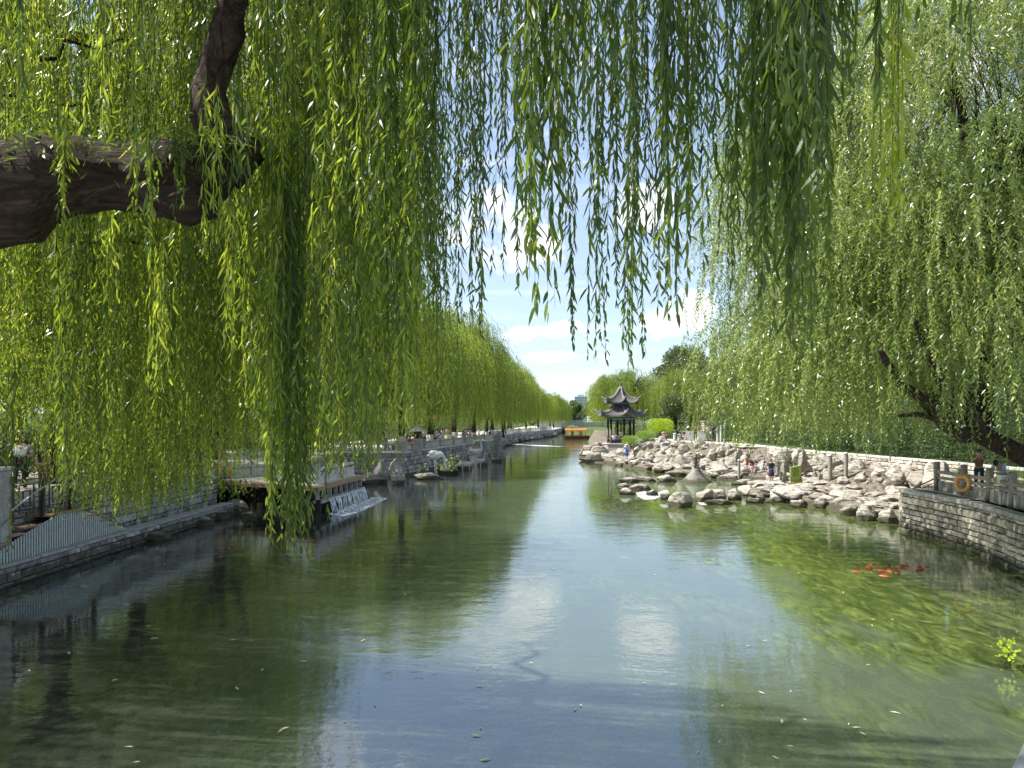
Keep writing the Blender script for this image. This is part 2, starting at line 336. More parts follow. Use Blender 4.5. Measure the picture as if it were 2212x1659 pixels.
class MB:
    def __init__(s): s.v = []; s.f = []; s.a = []
    def add(s, vs, fs, a=0.5):
        b = len(s.v); s.v += [tuple(x) for x in vs]; s.f += [tuple(b + i for i in f) for f in fs]; s.a += [a] * len(vs)
    def box(s, c, size, rz=0, rot=None, a=.5, taper=1.0):
        m = rot if rot is not None else Matrix.Rotation(rz, 3, 'Z'); c = Vector(c); hx, hy, hz = (q / 2 for q in size)
        vs = [c + m @ Vector((x * hx * (taper if z > 0 else 1), y * hy * (taper if z > 0 else 1), z * hz)) for z in (-1, 1) for x, y in ((-1, -1), (1, -1), (1, 1), (-1, 1))]
        s.add(vs, [(3, 2, 1, 0), (4, 5, 6, 7), (0, 1, 5, 4), (1, 2, 6, 5), (2, 3, 7, 6), (3, 0, 4, 7)], a)
    def tube(s, pts, rad, n=8, a=.5, jit=0, cap=True):
        pts = [Vector(p) for p in pts]; N = len(pts)
        if isinstance(rad, (int, float)): rad = [rad] * N
        vs = []; up = Vector((.31, .17, .93)); fq = .75 / max(max(rad), .03)
        for i, p in enumerate(pts):
            t = (pts[min(i + 1, N - 1)] - pts[max(i - 1, 0)]).normalized()
            x = t.cross(up)
            if x.length < .2: x = t.cross(Vector((1, 0, 0)))
            x.normalize(); y = t.cross(x).normalized(); up = -x.cross(t) if False else up
            for k in range(n):
                an = 2 * math.pi * k / n; r = rad[i]
                q = p + (x * math.cos(an) + y * math.sin(an)) * r
                if jit: q += (q - p) * ((noise.noise(q * fq) + .45 * noise.noise(q * fq * 2.7)) * jit)
                vs.append(q)
        fs = [(i * n + k, i * n + (k + 1) % n, (i + 1) * n + (k + 1) % n, (i + 1) * n + k) for i in range(N - 1) for k in range(n)]
        if cap: fs += [tuple(range(n))[::-1], tuple((N - 1) * n + k for k in range(n))]
        s.add(vs, fs, a)
    def lathe(s, prof, c=(0, 0, 0), n=12, a=.5):
        c = Vector(c); vs = [c + Vector((r * math.cos(2 * math.pi * k / n), r * math.sin(2 * math.pi * k / n), z)) for r, z in prof for k in range(n)]
        m = len(prof); fs = [(i * n + k, i * n + (k + 1) % n, (i + 1) * n + (k + 1) % n, (i + 1) * n + k) for i in range(m - 1) for k in range(n)]
        fs += [tuple(range(n))[::-1], tuple((m - 1) * n + k for k in range(n))]; s.add(vs, fs, a)
    def prism(s, poly, z0, z1, a=.5):
        n = len(poly); zz0 = z0 if isinstance(z0, (list, tuple)) else [z0] * n; zz1 = z1 if isinstance(z1, (list, tuple)) else [z1] * n
        vs = [(x, y, z) for (x, y), z in zip(poly, zz0)] + [(x, y, z) for (x, y), z in zip(poly, zz1)]
        s.add(vs, [tuple(range(n))[::-1], tuple(range(n, 2 * n))] + [(i, (i + 1) % n, n + (i + 1) % n, n + i) for i in range(n)], a)
    def ball(s, c, r, n=8, m=5, a=.5):
        c = Vector(c); r = r if isinstance(r, (tuple, list)) else (r, r, r)
        vs = [c + Vector((0, 0, -r[2]))] + [c + Vector((r[0] * math.sin(t) * math.cos(p), r[1] * math.sin(t) * math.sin(p), -r[2] * math.cos(t)))
              for t in (math.pi * (i + 1) / (m + 1) for i in range(m)) for p in (2 * math.pi * k / n for k in range(n))] + [c + Vector((0, 0, r[2]))]
        fs = [(0, 1 + (k + 1) % n, 1 + k) for k in range(n)] + [(1 + i * n + k, 1 + i * n + (k + 1) % n, 1 + (i + 1) * n + (k + 1) % n, 1 + (i + 1) * n + k) for i in range(m - 1) for k in range(n)]
        b = 1 + (m - 1) * n; fs += [(b + k, b + (k + 1) % n, len(vs) - 1) for k in range(n)]; s.add(vs, fs, a)
    def mesh(s, name):
        me = bpy.data.meshes.new(name); me.from_pydata(s.v, [], s.f)
        a = me.attributes.new('v', 'FLOAT', 'POINT'); a.data.foreach_set('value', s.a); me.update(); return me
    def build(s, name, mat, parent=None, smooth=False, bevel=0, loc=None):
        o = link(name, s.mesh(name), mat, parent, loc, smooth)
        if bevel:
            b = o.modifiers.new('bevel', 'BEVEL'); b.width = bevel; b.segments = 2; b.limit_method = 'ANGLE'
        return o
def copy_tree(o, parent=None):
    c = o.copy(); C.objects.link(c)
    if parent is not None: c.parent = parent; c.matrix_parent_inverse = Matrix()
    for ch in [x for x in o.children]: copy_tree(ch, c)
    return c

# ---- foliage
def leaf_arrays(pos, d, L, Wd, near=False, shade=None):
    n = len(pos); r = rng.normal(size=(n, 3)); side = np.cross(d, r); side /= np.linalg.norm(side, axis=1)[:, None] + 1e-9
    nor = np.cross(side, d); L = L[:, None]; Wd = Wd[:, None]
    if shade is None: shade = rng.random(n)
    base = np.arange(n)[:, None]
    if not near:
        m = pos + d * L * .45 + nor * L * .04
        vs = np.stack([pos, m + side * Wd / 2, pos + d * L - nor * L * .05, m - side * Wd / 2], 1).reshape(-1, 3)
        return vs, [base * 4 + np.array([[0, 1, 2, 3]])], np.repeat(shade, 4)
    droop = np.array([0, 0, -1.0]) * L
    m1 = pos + d * L * .3 + nor * L * .04; m2 = pos + d * L * .66 + nor * L * .03 + droop * .04
    vs = np.stack([pos, m1 + side * Wd * .45, m1 - side * Wd * .45, m2 + side * Wd * .42, m2 - side * Wd * .42, pos + d * L + droop * .12 - nor * L * .05], 1).reshape(-1, 3)
    return vs, [base * 6 + np.array([[0, 1, 2]]), base * 6 + np.array([[1, 3, 4, 2]]), base * 6 + np.array([[3, 5, 4]])], np.repeat(shade, 6)
def merge(parts):
    V = []; G = {}; A = []; b = 0
    for vs, fg, a in parts:
        V.append(vs); A.append(a)
        for f in fg: G.setdefault(f.shape[1], []).append(f + b)
        b += len(vs)
    return np.concatenate(V), [np.concatenate(g) for g in G.values()], np.concatenate(A)
def strands(starts, L, out, reach, spacing, leafL, leafW, near=False, twig=0.0, amp=.12, phi=27, tone=None, rise=.0, lean_=.05):
    """hanging willow shoots: leaves set alternately along drooping curves"""
    starts = np.asarray(starts, float); L = np.asarray(L, float); N = len(starts)
    n = np.maximum((L / spacing).astype(int), 3); idx = np.repeat(np.arange(N), n)
    k = np.arange(n.sum()) - np.repeat(np.cumsum(n) - n, n)
    t = (k + rng.random(len(k)) * .9) * spacing
    ph = rng.random((N, 2)) * 6.28; fr = rng.uniform(.5, 1.3, (N, 2)); lean = rng.normal(0, lean_, (N, 2))
    def curve(i, t):
        g = 1 - np.exp(-t / .7)
        x = starts[i, 0] + out[i, 0] * reach * g + amp * (np.sin(t * fr[i, 0] + ph[i, 0]) - np.sin(ph[i, 0])) * .8 + lean[i, 0] * t
        y = starts[i, 1] + out[i, 1] * reach * g + amp * (np.sin(t * fr[i, 1] + ph[i, 1]) - np.sin(ph[i, 1])) * .8 + lean[i, 1] * t
        z = starts[i, 2] - t + rise * g
        return np.stack([x, y, z], 1)
    pos = curve(idx, t)
    az = rng.random(len(t)) * 6.283; p = np.abs(rng.normal(np.radians(phi), np.radians(15), len(t)))
    d = np.stack([np.cos(az) * np.sin(p), np.sin(az) * np.sin(p), -np.cos(p)], 1)
    tn = rng.random(N) if tone is None else tone
    sh = np.clip(tn[idx] * .6 + rng.random(len(t)) * .4, 0, 1)
    taper = np.clip((L[idx] - t) / .4, .55, 1)
    parts = [leaf_arrays(pos, d, leafL * rng.uniform(.65, 1.2, len(t)) * taper, leafW * rng.uniform(.7, 1.2, len(t)), near, sh)]
    if twig:
        m = 12; tt = np.linspace(0, 1, m); ii = np.repeat(np.arange(N), m); c = curve(ii, np.tile(tt, N) * L[ii]).reshape(N, m, 3)
        rr = twig * (1 - .7 * tt)[None, :, None]
        offs = [np.array([math.cos(a), math.sin(a), 0]) for a in (0, 2.094, 4.189)]
        vs = np.stack([c + o * rr for o in offs], 2).reshape(-1, 3)   # N,m,3
        bi = (np.arange(N)[:, None] * m + np.arange(m - 1)[None]).ravel() * 3; q = []
        for a in range(3):
            b = (a + 1) % 3; q.append(np.stack([bi + a, bi + b, bi + 3 + b, bi + 3 + a], 1))
        parts.append((vs, [np.concatenate(q)], np.full(len(vs), .12)))
    return parts
def limb_points(a, b, sag=.0, n=6, wob=.15):
    a = Vector(a); b = Vector(b); L = (b - a).length; pts = []
    for i in range(n + 1):
        t = i / n; p = a.lerp(b, t); p.z += math.sin(t * math.pi) * sag
        p += Vector((rnd.uniform(-1, 1), rnd.uniform(-1, 1), rnd.uniform(-1, 1))) * wob * L * .12 * math.sin(t * math.pi); pts.append(p)
    return pts
def willow(name, Rc, Ht, trunkH, tips, per, leafL, leafW, spacing, hang=(2.5, 5.5), r0=.32, lean=(0, 0), squash=1.0, low=.35, twig=0, phi=27, stop=(.8, 2.2), lowr=(.35, .8), clear=None):
    """returns (limb mesh, crown mesh) about the trunk foot"""
    tb = MB(); fork = Vector((lean[0], lean[1], trunkH))
    tb.tube([(0, 0, -.4), (0, 0, .3), (lean[0] * .3, lean[1] * .3, trunkH * .5), fork], [r0 * 1.35, r0 * 1.05, r0 * .9, r0 * .8], 10, jit=.3)
    nb = 7; mains = []
    for i in range(nb):
        a = 2 * math.pi * (i + rnd.random() * .6) / nb; rr = Rc * rnd.uniform(.35, .6)
        e = Vector((lean[0] + math.cos(a) * rr, lean[1] + math.sin(a) * rr, trunkH + (Ht - trunkH) * rnd.uniform(.55, .85)))
        pts = limb_points(fork, e, .5, 6, 1.0); tb.tube(pts, [r0 * .62 * (1 - .75 * j / 6) for j in range(7)], 7, jit=.25); mains.append(pts)
    S = []; O = []; Ls = []; tone = []
    for i in range(tips):
        a = rnd.random() * 6.283; q = math.sqrt(rnd.uniform(.02, 1)); rr = Rc * q
        zt = trunkH + (Ht - trunkH) * (math.sqrt(max(0, 1 - q * q * .92)) * .62 + .38) * rnd.uniform(.80, 1.03)
        if rnd.random() < low: zt = trunkH + (zt - trunkH) * rnd.uniform(*lowr)
        tip = Vector((lean[0] + math.cos(a) * rr, lean[1] + math.sin(a) * rr * squash, zt))
        m = min(mains, key=lambda P_: (P_[3] - tip).length); st = m[rnd.choice((2, 3, 4, 5))]
        tr = r0 * .2 * math.sqrt(90 / tips); tb.tube(limb_points(st, tip, .6, 4, .8), [tr, tr * .8, tr * .6, tr * .4, tr * .2], 5, cap=False)
        T_ = rnd.random(); cs = Rc * .075
        for j in range(per):
            o = np.array([math.cos(a), math.sin(a)]) * rnd.uniform(.3, 1) + np.array([rnd.gauss(0, .5), rnd.gauss(0, .5)])
            S.append((tip.x + rnd.gauss(0, cs), tip.y + rnd.gauss(0, cs), tip.z + rnd.gauss(0, cs * .5))); O.append(o)
            Ls.append(min(rnd.uniform(*hang), max(.7, tip.z - rnd.uniform(*stop) - (clear(tip) if clear else 0)))); tone.append(min(1, max(0, T_ + rnd.gauss(0, .15))))
    parts = strands(S, Ls, np.array(O), Rc * .13, spacing, leafL, leafW, tone=np.array(tone), rise=.35, twig=twig, phi=phi)
    V, G, A = merge(parts)
    return tb.mesh(name + '_limbs'), np_mesh(name + '_leaves', V, G, A)
def plant_tree(name, meshes, loc, rz, s, label, group, leafm, cat='tree', whitewash=False, sz=None):
    t = thing(name, label, cat, loc, rz, group)
    k = link('trunk', meshes[0], None, t); k.data.materials.clear() if not k.data.materials else None
    if not k.data.materials: k.data.materials.append(M['bark'])
    k.data.polygons.foreach_set('use_smooth', [True] * len(k.data.polygons))
    c = link('crown', meshes[1], None, t)
    if not c.data.materials: c.data.materials.append(leafm)
    c.material_slots[0].link = 'OBJECT'; c.material_slots[0].material = leafm
    t.scale = (s, s, sz or s)
    if whitewash:
        mb = MB(); mb.tube([(0, 0, 0), (0, 0, .5), (0, 0, 1.15)], [.47, .40, .37], 12); mb.build('whitewash', M['whitewash'], t, True)
    return t
def blob_leaves(n, blobs, leafL, leafW, up=.3, shell=.35):
    """leaf faces through lumpy ellipsoids: blobs = (cx,cy,cz,rx,ry,rz)"""
    B = np.array(blobs); wgt = (B[:, 3] * B[:, 4] * B[:, 5]) ** (2 / 3); i = rng.choice(len(B), n, p=wgt / wgt.sum())
    d = rng.normal(size=(n, 3)); d /= np.linalg.norm(d, axis=1)[:, None]
    r = 1 - shell * rng.random(n) ** 1.6; bump = 1 + .12 * np.sin(d[:, 0] * 7 + i) * np.cos(d[:, 1] * 6 + d[:, 2] * 5)
    p = B[i, :3] + d * B[i, 3:6] * (r * bump)[:, None]
    ld = d * .6 + rng.normal(size=(n, 3)) * .7 + np.array([0, 0, up]); ld /= np.linalg.norm(ld, axis=1)[:, None]
    sh = np.clip(rng.random(n) * .6 + ((np.arange(len(B)) * .37) % 1)[i] * .4, 0, 1)
    return leaf_arrays(p, ld, leafL * rng.uniform(.6, 1.2, n), leafW * rng.uniform(.6, 1.2, n), False, sh)
def crown_tree(name, loc, Rc, Ht, trunkH, n, leafL, leafW, leafm, label, group=None, nb=26, cone=False, r0=.22):
    t = thing(name, label, 'tree', loc, 0, group); tb = MB()
    tb.tube([(0, 0, -.3), (.1, 0, trunkH * .5), (0, .1, trunkH)], [r0 * 1.2, r0, r0 * .8], 8, jit=.2)
    bl = []
    for i in range(nb):
        a = rnd.random() * 6.283; h = rnd.random()
        if cone: rr = Rc * (1 - h * .85) * math.sqrt(rnd.random()); z = trunkH + (Ht - trunkH) * h * .95
        else: rr = Rc * math.sqrt(rnd.random()) * .8 * math.sqrt(max(.05, 1 - (2 * h - .75) ** 2 * .7)); z = trunkH * .9 + (Ht - trunkH) * h * .85
        b = Rc * rnd.uniform(.22, .42); bl.append((math.cos(a) * rr, math.sin(a) * rr, z, b, b, b * rnd.uniform(.55, .85)))
        tb.tube(limb_points((0, .05, trunkH * rnd.uniform(.7, 1)), bl[-1][:3], .2, 4), [r0 * .4, r0 * .3, r0 * .2, r0 * .12, r0 * .05], 5, cap=False)
    tb.build('trunk', M['bark'], t, True)
    V, G, A = merge([blob_leaves(n, bl, leafL, leafW)]); link('crown', np_mesh('crown', V, G, A), leafm, t); return t

# ------------------------------------------------------------------ the setting
def structure(o, kind='structure'): o['kind'] = kind; return o
mb = MB(); mb.add([(-1500, -300, -1.05), (1500, -300, -1.05), (1500, 3500, -1.05), (-1500, 3500, -1.05)], [(0, 1, 2, 3)])
structure(mb.build('canal_bed', M['bed']))
mb = MB(); mb.add([(-60, -60, 0), (70, -60, 0), (70, 405, 0), (-60, 405, 0)], [(0, 1, 2, 3)])
structure(mb.build('water', M['water']))
LZ = 2.1
left_poly = [(-15.3, -60), (-15.3, 14), (-15.3, 38.6), (-16.8, 41.5), (-13.4, 46.6), (-14.3, 62), (-8.9, 62), (-1.4, 115), (-4, 122), (.5, 174), (13.3, 246), (27, 380), (27, 420), (-900, 420), (-900, -60)]
mb = MB(); mb.prism(left_poly, -1.3, LZ); structure(mb.build('left_promenade', M['paving']))
mb = MB(); mb.prism([(-900, 401), (900, 401), (900, 3000), (-900, 3000)], -1.2, 2.0); structure(mb.build('far_ground', M['earth']))
# left earth slope behind the promenade
def grid_surface(name, xs, ys, fz, mat, smooth=True):
    X, Y = np.meshgrid(xs, ys); Z = fz(X, Y); V = np.stack([X, Y, Z], 2).reshape(-1, 3); nx = len(xs)
    i = (np.arange(len(ys) - 1)[:, None] * nx + np.arange(nx - 1)[None]).ravel(); Fq = np.stack([i, i + 1, i + 1 + nx, i + nx], 1)
    o = link(name, np_mesh(name, V, [Fq], np.full(len(V), .5), smooth), mat); return structure(o)
def hillz(X, Y):
    e = np.interp(Y, [-60, 45, 62, 115, 174, 246, 420], [-26, -27, -26, -17, -14, -2, 8])
    return np.where(X > e, LZ - 4.5, LZ - .1) + np.clip((e - X) / 9, 0, 1) * 3.2 + .4 * np.sin(X * .7) * np.cos(Y * .5) * np.clip((e - X) / 6, 0, 1)
grid_surface('left_hillside', np.linspace(-120, 8, 110), np.linspace(-60, 420, 110), hillz, M['earth'])
# right bank: rocky slope as a height field
right_edge = [(15, -60), (15.2, 10), (15.5, 22.7), (16.4, 26.7), (16.6, 31.9), (17.2, 33.5), (16.8, 36.7), (16.0, 40), (14.6, 43), (13.6, 45.5), (15.0, 50), (17.6, 53), (19.2, 58), (15, 62.5),
              (12, 70), (10.8, 80), (9.3, 86), (9.4, 92), (10.6, 98), (12.5, 130), (17, 174), (25.5, 246), (40, 380), (40, 420)]
right_poly = right_edge + [(900, 420), (900, -60)]
def seg_dist(X, Y, poly):
    d = np.full(X.shape, 1e9)
    for (x0, y0), (x1, y1) in zip(poly[:-1], poly[1:]):
        dx, dy = x1 - x0, y1 - y0; t = np.clip(((X - x0) * dx + (Y - y0) * dy) / (dx * dx + dy * dy), 0, 1)
        d = np.minimum(d, np.hypot(X - x0 - t * dx, Y - y0 - t * dy))
    return d
def inside(X, Y, poly):
    c = np.zeros(X.shape, bool); n = len(poly)
    for i in range(n):
        x0, y0 = poly[i]; x1, y1 = poly[(i + 1) % n]
        k = ((y0 > Y) != (y1 > Y)) & (X < (x1 - x0) * (Y - y0) / ((y1 - y0) + 1e-12) + x0); c ^= k
    return c
def sm(t): t = np.clip(t, 0, 1); return t * t * (3 - 2 * t)
def upper(Y): return 1.75 + .6 * sm((Y - 42) / 30)
def rightz(X, Y):
    X = np.asarray(X, float); Y = np.asarray(Y, float)
    d = seg_dist(X, Y, right_edge); d = np.where(inside(X, Y, right_poly), d, -d)
    shelf = np.interp(Y, [-60, 31, 34, 60, 95, 110], [0, 0, 3.2, 3.0, 2.2, 0.4])
    z = -1.3 + 1.78 * sm(d / .9) + (upper(Y) - .48) * sm((d - .7 - shelf) / (.4 + shelf))
    nz = .14 * np.sin(X * 2.1 + Y) * np.cos(Y * 1.7 - X * .6) * sm(d / 1.5) * (1 - sm((d - 8) / 2))
    return z + nz
xs = np.concatenate([np.arange(5, 32, .45), np.arange(32, 130, 6)]); ys = np.concatenate([np.arange(31.5, 100, .5), np.arange(100, 421, 6)])
grid_surface('right_bank', xs[xs < 24], ys, rightz, M['rock_soil'])
mb = MB(); mb.prism([(23.4, 31.96), (23.4, 420), (900, 420), (900, 31.96)], -1.0, 2.36); structure(mb.build('right_garden_ground', M['earth']))
mb = MB(); mb.prism([(15.35, -60), (15.35, 10), (15.75, 22.7), (16.65, 26.7), (16.9, 31.95), (22.6, 31.95), (22.6, -60)], -1.3, 1.78); structure(mb.build('right_promenade', M['paving']))
mb = MB(); mb.prism([(22.6, -60), (22.6, 31.95), (130, 31.95), (130, -60)], -1.3, 1.95); structure(mb.build('right_garden_ground', M['earth']))
# paved upper walk on the right
def walk(name, pts, w_, mat, zf, zo=.03):
    vs = []; 
    for i, (x, y) in enumerate(pts):
        a = Vector(pts[max(i - 1, 0)]); b = Vector(pts[min(i + 1, len(pts) - 1)]); t = (b - a).normalized(); n = Vector((-t.y, t.x))
        for s_ in (-1, 1):
            q = Vector((x, y)) + n * s_ * w_ / 2; vs.append((q.x, q.y, zf(x, y) + zo))
    m_ = MB(); m_.add(vs, [(2 * i, 2 * i + 1, 2 * i + 3, 2 * i + 2) for i in range(len(pts) - 1)]); return structure(m_.build(name, mat))
walk('right_path', [(22.0, 66), (21.6, 74), (19.8, 82), (18.2, 90), (18.0, 100)], 3.6, M['paving'], lambda x, y: float(upper(y)), .10)

# ---- masonry: courses of individually shaped blocks
def masonry(mb, path, z0, ztop, course, wmin, wmax, depth=.12, jit=.03, aj=(0.1, 1)):
    """path: polyline (x,y) with the outward side on its right"""
    seg = [Vector(p) for p in path]; Ls = [(b - a).length for a, b in zip(seg, seg[1:])]; tot = sum(Ls)
    def at(s):
        s = min(max(s, 0), tot - 1e-4)
        for a, b, l in zip(seg, seg[1:], Ls):
            if s <= l: t = (b - a) / l; return a + t * s, Vector((t.y, -t.x))
            s -= l
        return seg[-1], Vector((t.y, -t.x))
    z = z0
    while z < ztop - .04:
        h = min(course * rnd.uniform(.75, 1.3), ztop - z); s = -rnd.random() * wmin
        if ztop - z - h < .06: h = ztop - z
        while s < tot:
            wd = rnd.uniform(wmin, wmax); g = .018
            a0, n0 = at(s + g); a1, n1 = at(s + wd - g)
            if s + wd > .05 and (a1 - a0).length > .05:
                o_ = depth * rnd.uniform(.45, 1); j = lambda: rnd.uniform(-jit, jit)
                bz, tz = z + g + j() * .3, z + h - g + j() * .3
                c = [(a0, n0, bz), (a1, n1, bz), (a1, n1, tz), (a0, n0, tz)]
                back = [(p.x - n.x * .1, p.y - n.y * .1, zz) for p, n, zz in c]
                mid = [(p.x + n.x * o_ * .55, p.y + n.y * o_ * .55, zz) for p, n, zz in c]
                ctr = (a0 + a1) / 2; cz = (bz + tz) / 2; fr = []
                for p, n, zz in c:
                    q = ctr.lerp(p, .78); zq = cz + (zz - cz) * .7 + j() * .5; oo = o_ + j(); fr.append((q.x + n.x * oo, q.y + n.y * oo, zq))
                mb.add(back + mid + fr, [(0, 1, 5, 4), (1, 2, 6, 5), (2, 3, 7, 6), (3, 0, 4, 7), (4, 5, 9, 8), (5, 6, 10, 9), (6, 7, 11, 10), (7, 4, 8, 11), (8, 9, 10, 11)], rnd.uniform(*aj))
            s += wd
        z += h
    return tot
def backing(mb, path, z0, z1, th=.25):
    for a, b in zip(path, path[1:]):
        a = Vector(a); b = Vector(b); t = (b - a).normalized(); n = Vector((t.y, -t.x))
        mb.prism([tuple(a), tuple(b), tuple(b - n * th), tuple(a - n * th)], z0, z1)
def wall_thing(name, label, path, z0, z1, mat, course, wmin, wmax, depth=.12, cap=None, jit=.03):
    t = thing(name, label, 'wall', (path[0][0], path[0][1], 0)); off = Vector((path[0][0], path[0][1]))
    lp = [tuple(Vector(p) - off) for p in path]
    m1 = MB(); backing(m1, lp, z0, z1 - .01); m1.build('core', M['mortar'], t)
    m2 = MB(); masonry(m2, lp, z0, z1, course, wmin, wmax, depth, jit); m2.build('stonework', mat, t, False, .012)
    if cap:
        m3 = MB(); hh, ov, cm = cap
        s_ = [Vector(p) for p in lp]
        def nrm(i):
            a = s_[max(i - 1, 0)]; b = s_[min(i + 1, len(s_) - 1)]; t_ = (b - a).normalized(); return Vector((t_.y, -t_.x))
        for i in range(len(s_) - 1):
            n0, n1 = nrm(i), nrm(i + 1); a, b = s_[i], s_[i + 1]; L = (b - a).length; k = max(1, int(L / 1.7))
            for q in range(k):
                p0 = a.lerp(b, q / k + .004); p1 = a.lerp(b, (q + 1) / k - .004); m0 = n0.lerp(n1, q / k); mm = n0.lerp(n1, (q + 1) / k)
                m3.prism([tuple(p0 + m0 * ov), tuple(p1 + mm * ov), tuple(p1 - mm * .5), tuple(p0 - m0 * .5)], z1, z1 + hh, rnd.random())
        m3.build('coping', cm, t, False, .015)
    return t
# right quay wall, path direction so that the water is on its right hand side... water lies at -x: go from far to near
rq = [(16.6, 31.9), (16.55, 29.5), (16.4, 26.7), (16.0, 24.6), (15.5, 22.7), (15.3, 18), (15.2, 10), (15, -8)]
rqp = list(rq)
wall_thing('quay_wall', 'rough pale rubble stone quay wall under the posted railing at the right edge', rqp, -1.0, 1.62, M['masonry'], .235, .2, .52, .13, (.16, .17, M['stone']), .035)
# flank of the quay facing the rocks / camera
wall_thing('quay_wall', 'short stepped stretch of pale block wall beside the metal stair railing', [(18.6, 33.6), (17.3, 33.3), (16.62, 31.95)][::1], -.8, 1.15, M['masonry'], .24, .22, .5, .12, None, .035)

# left near plinth
wall_thing('plinth_wall', 'low dark rubble plinth along the water under the slatted skirt', [(-14.3, 4), (-14.25, 16), (-14.25, 20.8), (-14.2, 28), (-14.0, 37.6)], -1.0, .5, M['masonry_grey'], .26, .3, .7, .1, (.08, .06, M['stone']))
wall_thing('quay_wall', 'grey rubble wall under the white parapet left of the deck', [(-15.25, 14), (-15.25, 30), (-15.25, 38.6), (-16.75, 41.5), (-16.0, 42.6)], -.9, 2.08, M['masonry_grey'], .26, .3, .6, .1)
wall_thing('quay_wall', 'grey coursed stone wall in the recess right of the waterfall deck', [(-13.35, 46.7), (-14.2, 61.9), (-8.92, 61.95)], -1.0, 2.0, M['masonry_grey'], .33, .5, 1.1, .1, (.14, .12, M['stone_light']))
wall_thing('quay_wall', 'long grey coursed stone wall under the baluster parapet', [(-8.9, 62), (-6.2, 81), (-3.6, 99.5), (-1.4, 115), (-2.9, 119.5)], -1.0, 2.0, M['masonry_grey'], .33, .5, 1.1, .11, (.14, .14, M['stone_light']))
wall_thing('quay_wall', 'distant low rough stone embankment beyond the weir', [(-4, 122), (.5, 174), (13.3, 246), (27, 380)], -1.0, 2.05, M['masonry_grey'], .5, 1.2, 2.6, .2)
mb_path = [(23.6, 34), (23.2, 40), (22.6, 47), (21.7, 56)]
wall_thing('garden_wall', 'low curved grey retaining wall behind the rocks below the hedge', [(21.8, 64), (22.3, 56), (22.9, 48), (23.4, 41), (23.5, 33.5)], .6, 2.35, M['masonry'], .3, .4, .9, .08, (.12, .08, M['stone_light']))

# ------------------------------------------------------------------ rocks
def rock_mesh(seed, flat=.55, boxy=3.0, sub=4, strata=.5):
    bm = bmesh.new(); bmesh.ops.create_icosphere(bm, subdivisions=sub, radius=1.0)
    o = Vector((seed * 7.3, seed * 3.1, seed * 1.7)); r_ = random.Random(seed)
    cuts = [(Vector((r_.uniform(-1, 1), r_.uniform(-1, 1), r_.uniform(-.5, .8))).normalized(), r_.uniform(.5, .8)) for _ in range(11)]
    for v_ in bm.verts:
        p = v_.co.copy(); s_ = (abs(p.x) ** boxy + abs(p.y) ** boxy + abs(p.z) ** boxy) ** (1 / boxy); p = p / s_ * .92
        for n_, d_ in cuts:
            k = p.dot(n_) - d_
            if k > 0: p -= n_ * k * .95
        q = p + o
        p *= 1 + .16 * noise.noise(q * 1.3) + .09 * noise.noise(q * 3.1) + .04 * noise.noise(q * 7.5)
        band = math.sin((p.z * 3.4 + noise.noise(q * .9) * 1.1) * math.pi * 1.4)
        k = 1 - strata * .12 * max(0, band) ** 3; p.x *= k; p.y *= k
        crv = abs(noise.noise(q * 1.9 + Vector((9, 2, 4))))
        if crv < .06: p *= 1 - (.06 - crv) * 1.3
        p.z *= flat; v_.co = p
    me = bpy.data.meshes.new('rock_%d' % seed); bm.to_mesh(me); bm.free()
    me.polygons.foreach_set('use_smooth', [True] * len(me.polygons)); me.materials.append(M['rock']); return me
FLAT = [rock_mesh(i, .5, 3.6) for i in range(1, 6)]
ROUND = [rock_mesh(i, .85, 2.6) for i in range(11, 16)]
TALL = [rock_mesh(i, 1.5, 2.8, 4, .8) for i in range(21, 25)]
SHELF = [rock_mesh(i, .3, 5.0, 4, 1.0) for i in range(31, 35)]
def rock(kind, loc, size, rz=None, label=None, group=None, mat=None, name='boulder', tilt=.06, cat='rock'):
    if name == 'boulder': name = 'flat_boulder' if kind is SHELF else ('standing_rock' if kind is TALL else 'boulder')
    me = kind[rnd.randrange(len(kind))]; o = bpy.data.objects.new(name, me); C.objects.link(o)
    o.location = loc; o.scale = size if isinstance(size, (tuple, list)) else (size, size, size)
    o.rotation_euler = (rnd.gauss(0, tilt), rnd.gauss(0, tilt), rnd.random() * 6.28 if rz is None else rz)
    if mat: o.material_slots[0].link = 'OBJECT'; o.material_slots[0].material = mat
    return tag(o, label, cat, group)
def prock(kind, px, py, wpx, hpx, label, group=None, z=0.0, mat=None, dpt=.75, rz=None, sink=.25):
    """a rock whose waterline foot is seen at px,py with apparent width and height in pixels"""
    x, y, z = W(px, py, z); s_ = wpx / 2 / F * y; hh = hpx / F * y
    fl = {id(FLAT): .5, id(ROUND): .85, id(TALL): 1.5, id(SHELF): .3}[id(kind)] * .92
    sz = hh * (1 + sink) / 2 / fl
    return rock(kind, (x, y + s_ * dpt, z + hh * (1 - sink) / 2), (s_ * 1.06, s_ * dpt * 1.1, sz), (rnd.uniform(-.25, .25) if rz is None else rz), label, group, mat)
def r5(x, y): return ((1850 + x * .3617) / 3.1875, (1350 + y * .3617) / 3.1875)
k5 = .3617 / 3.1875
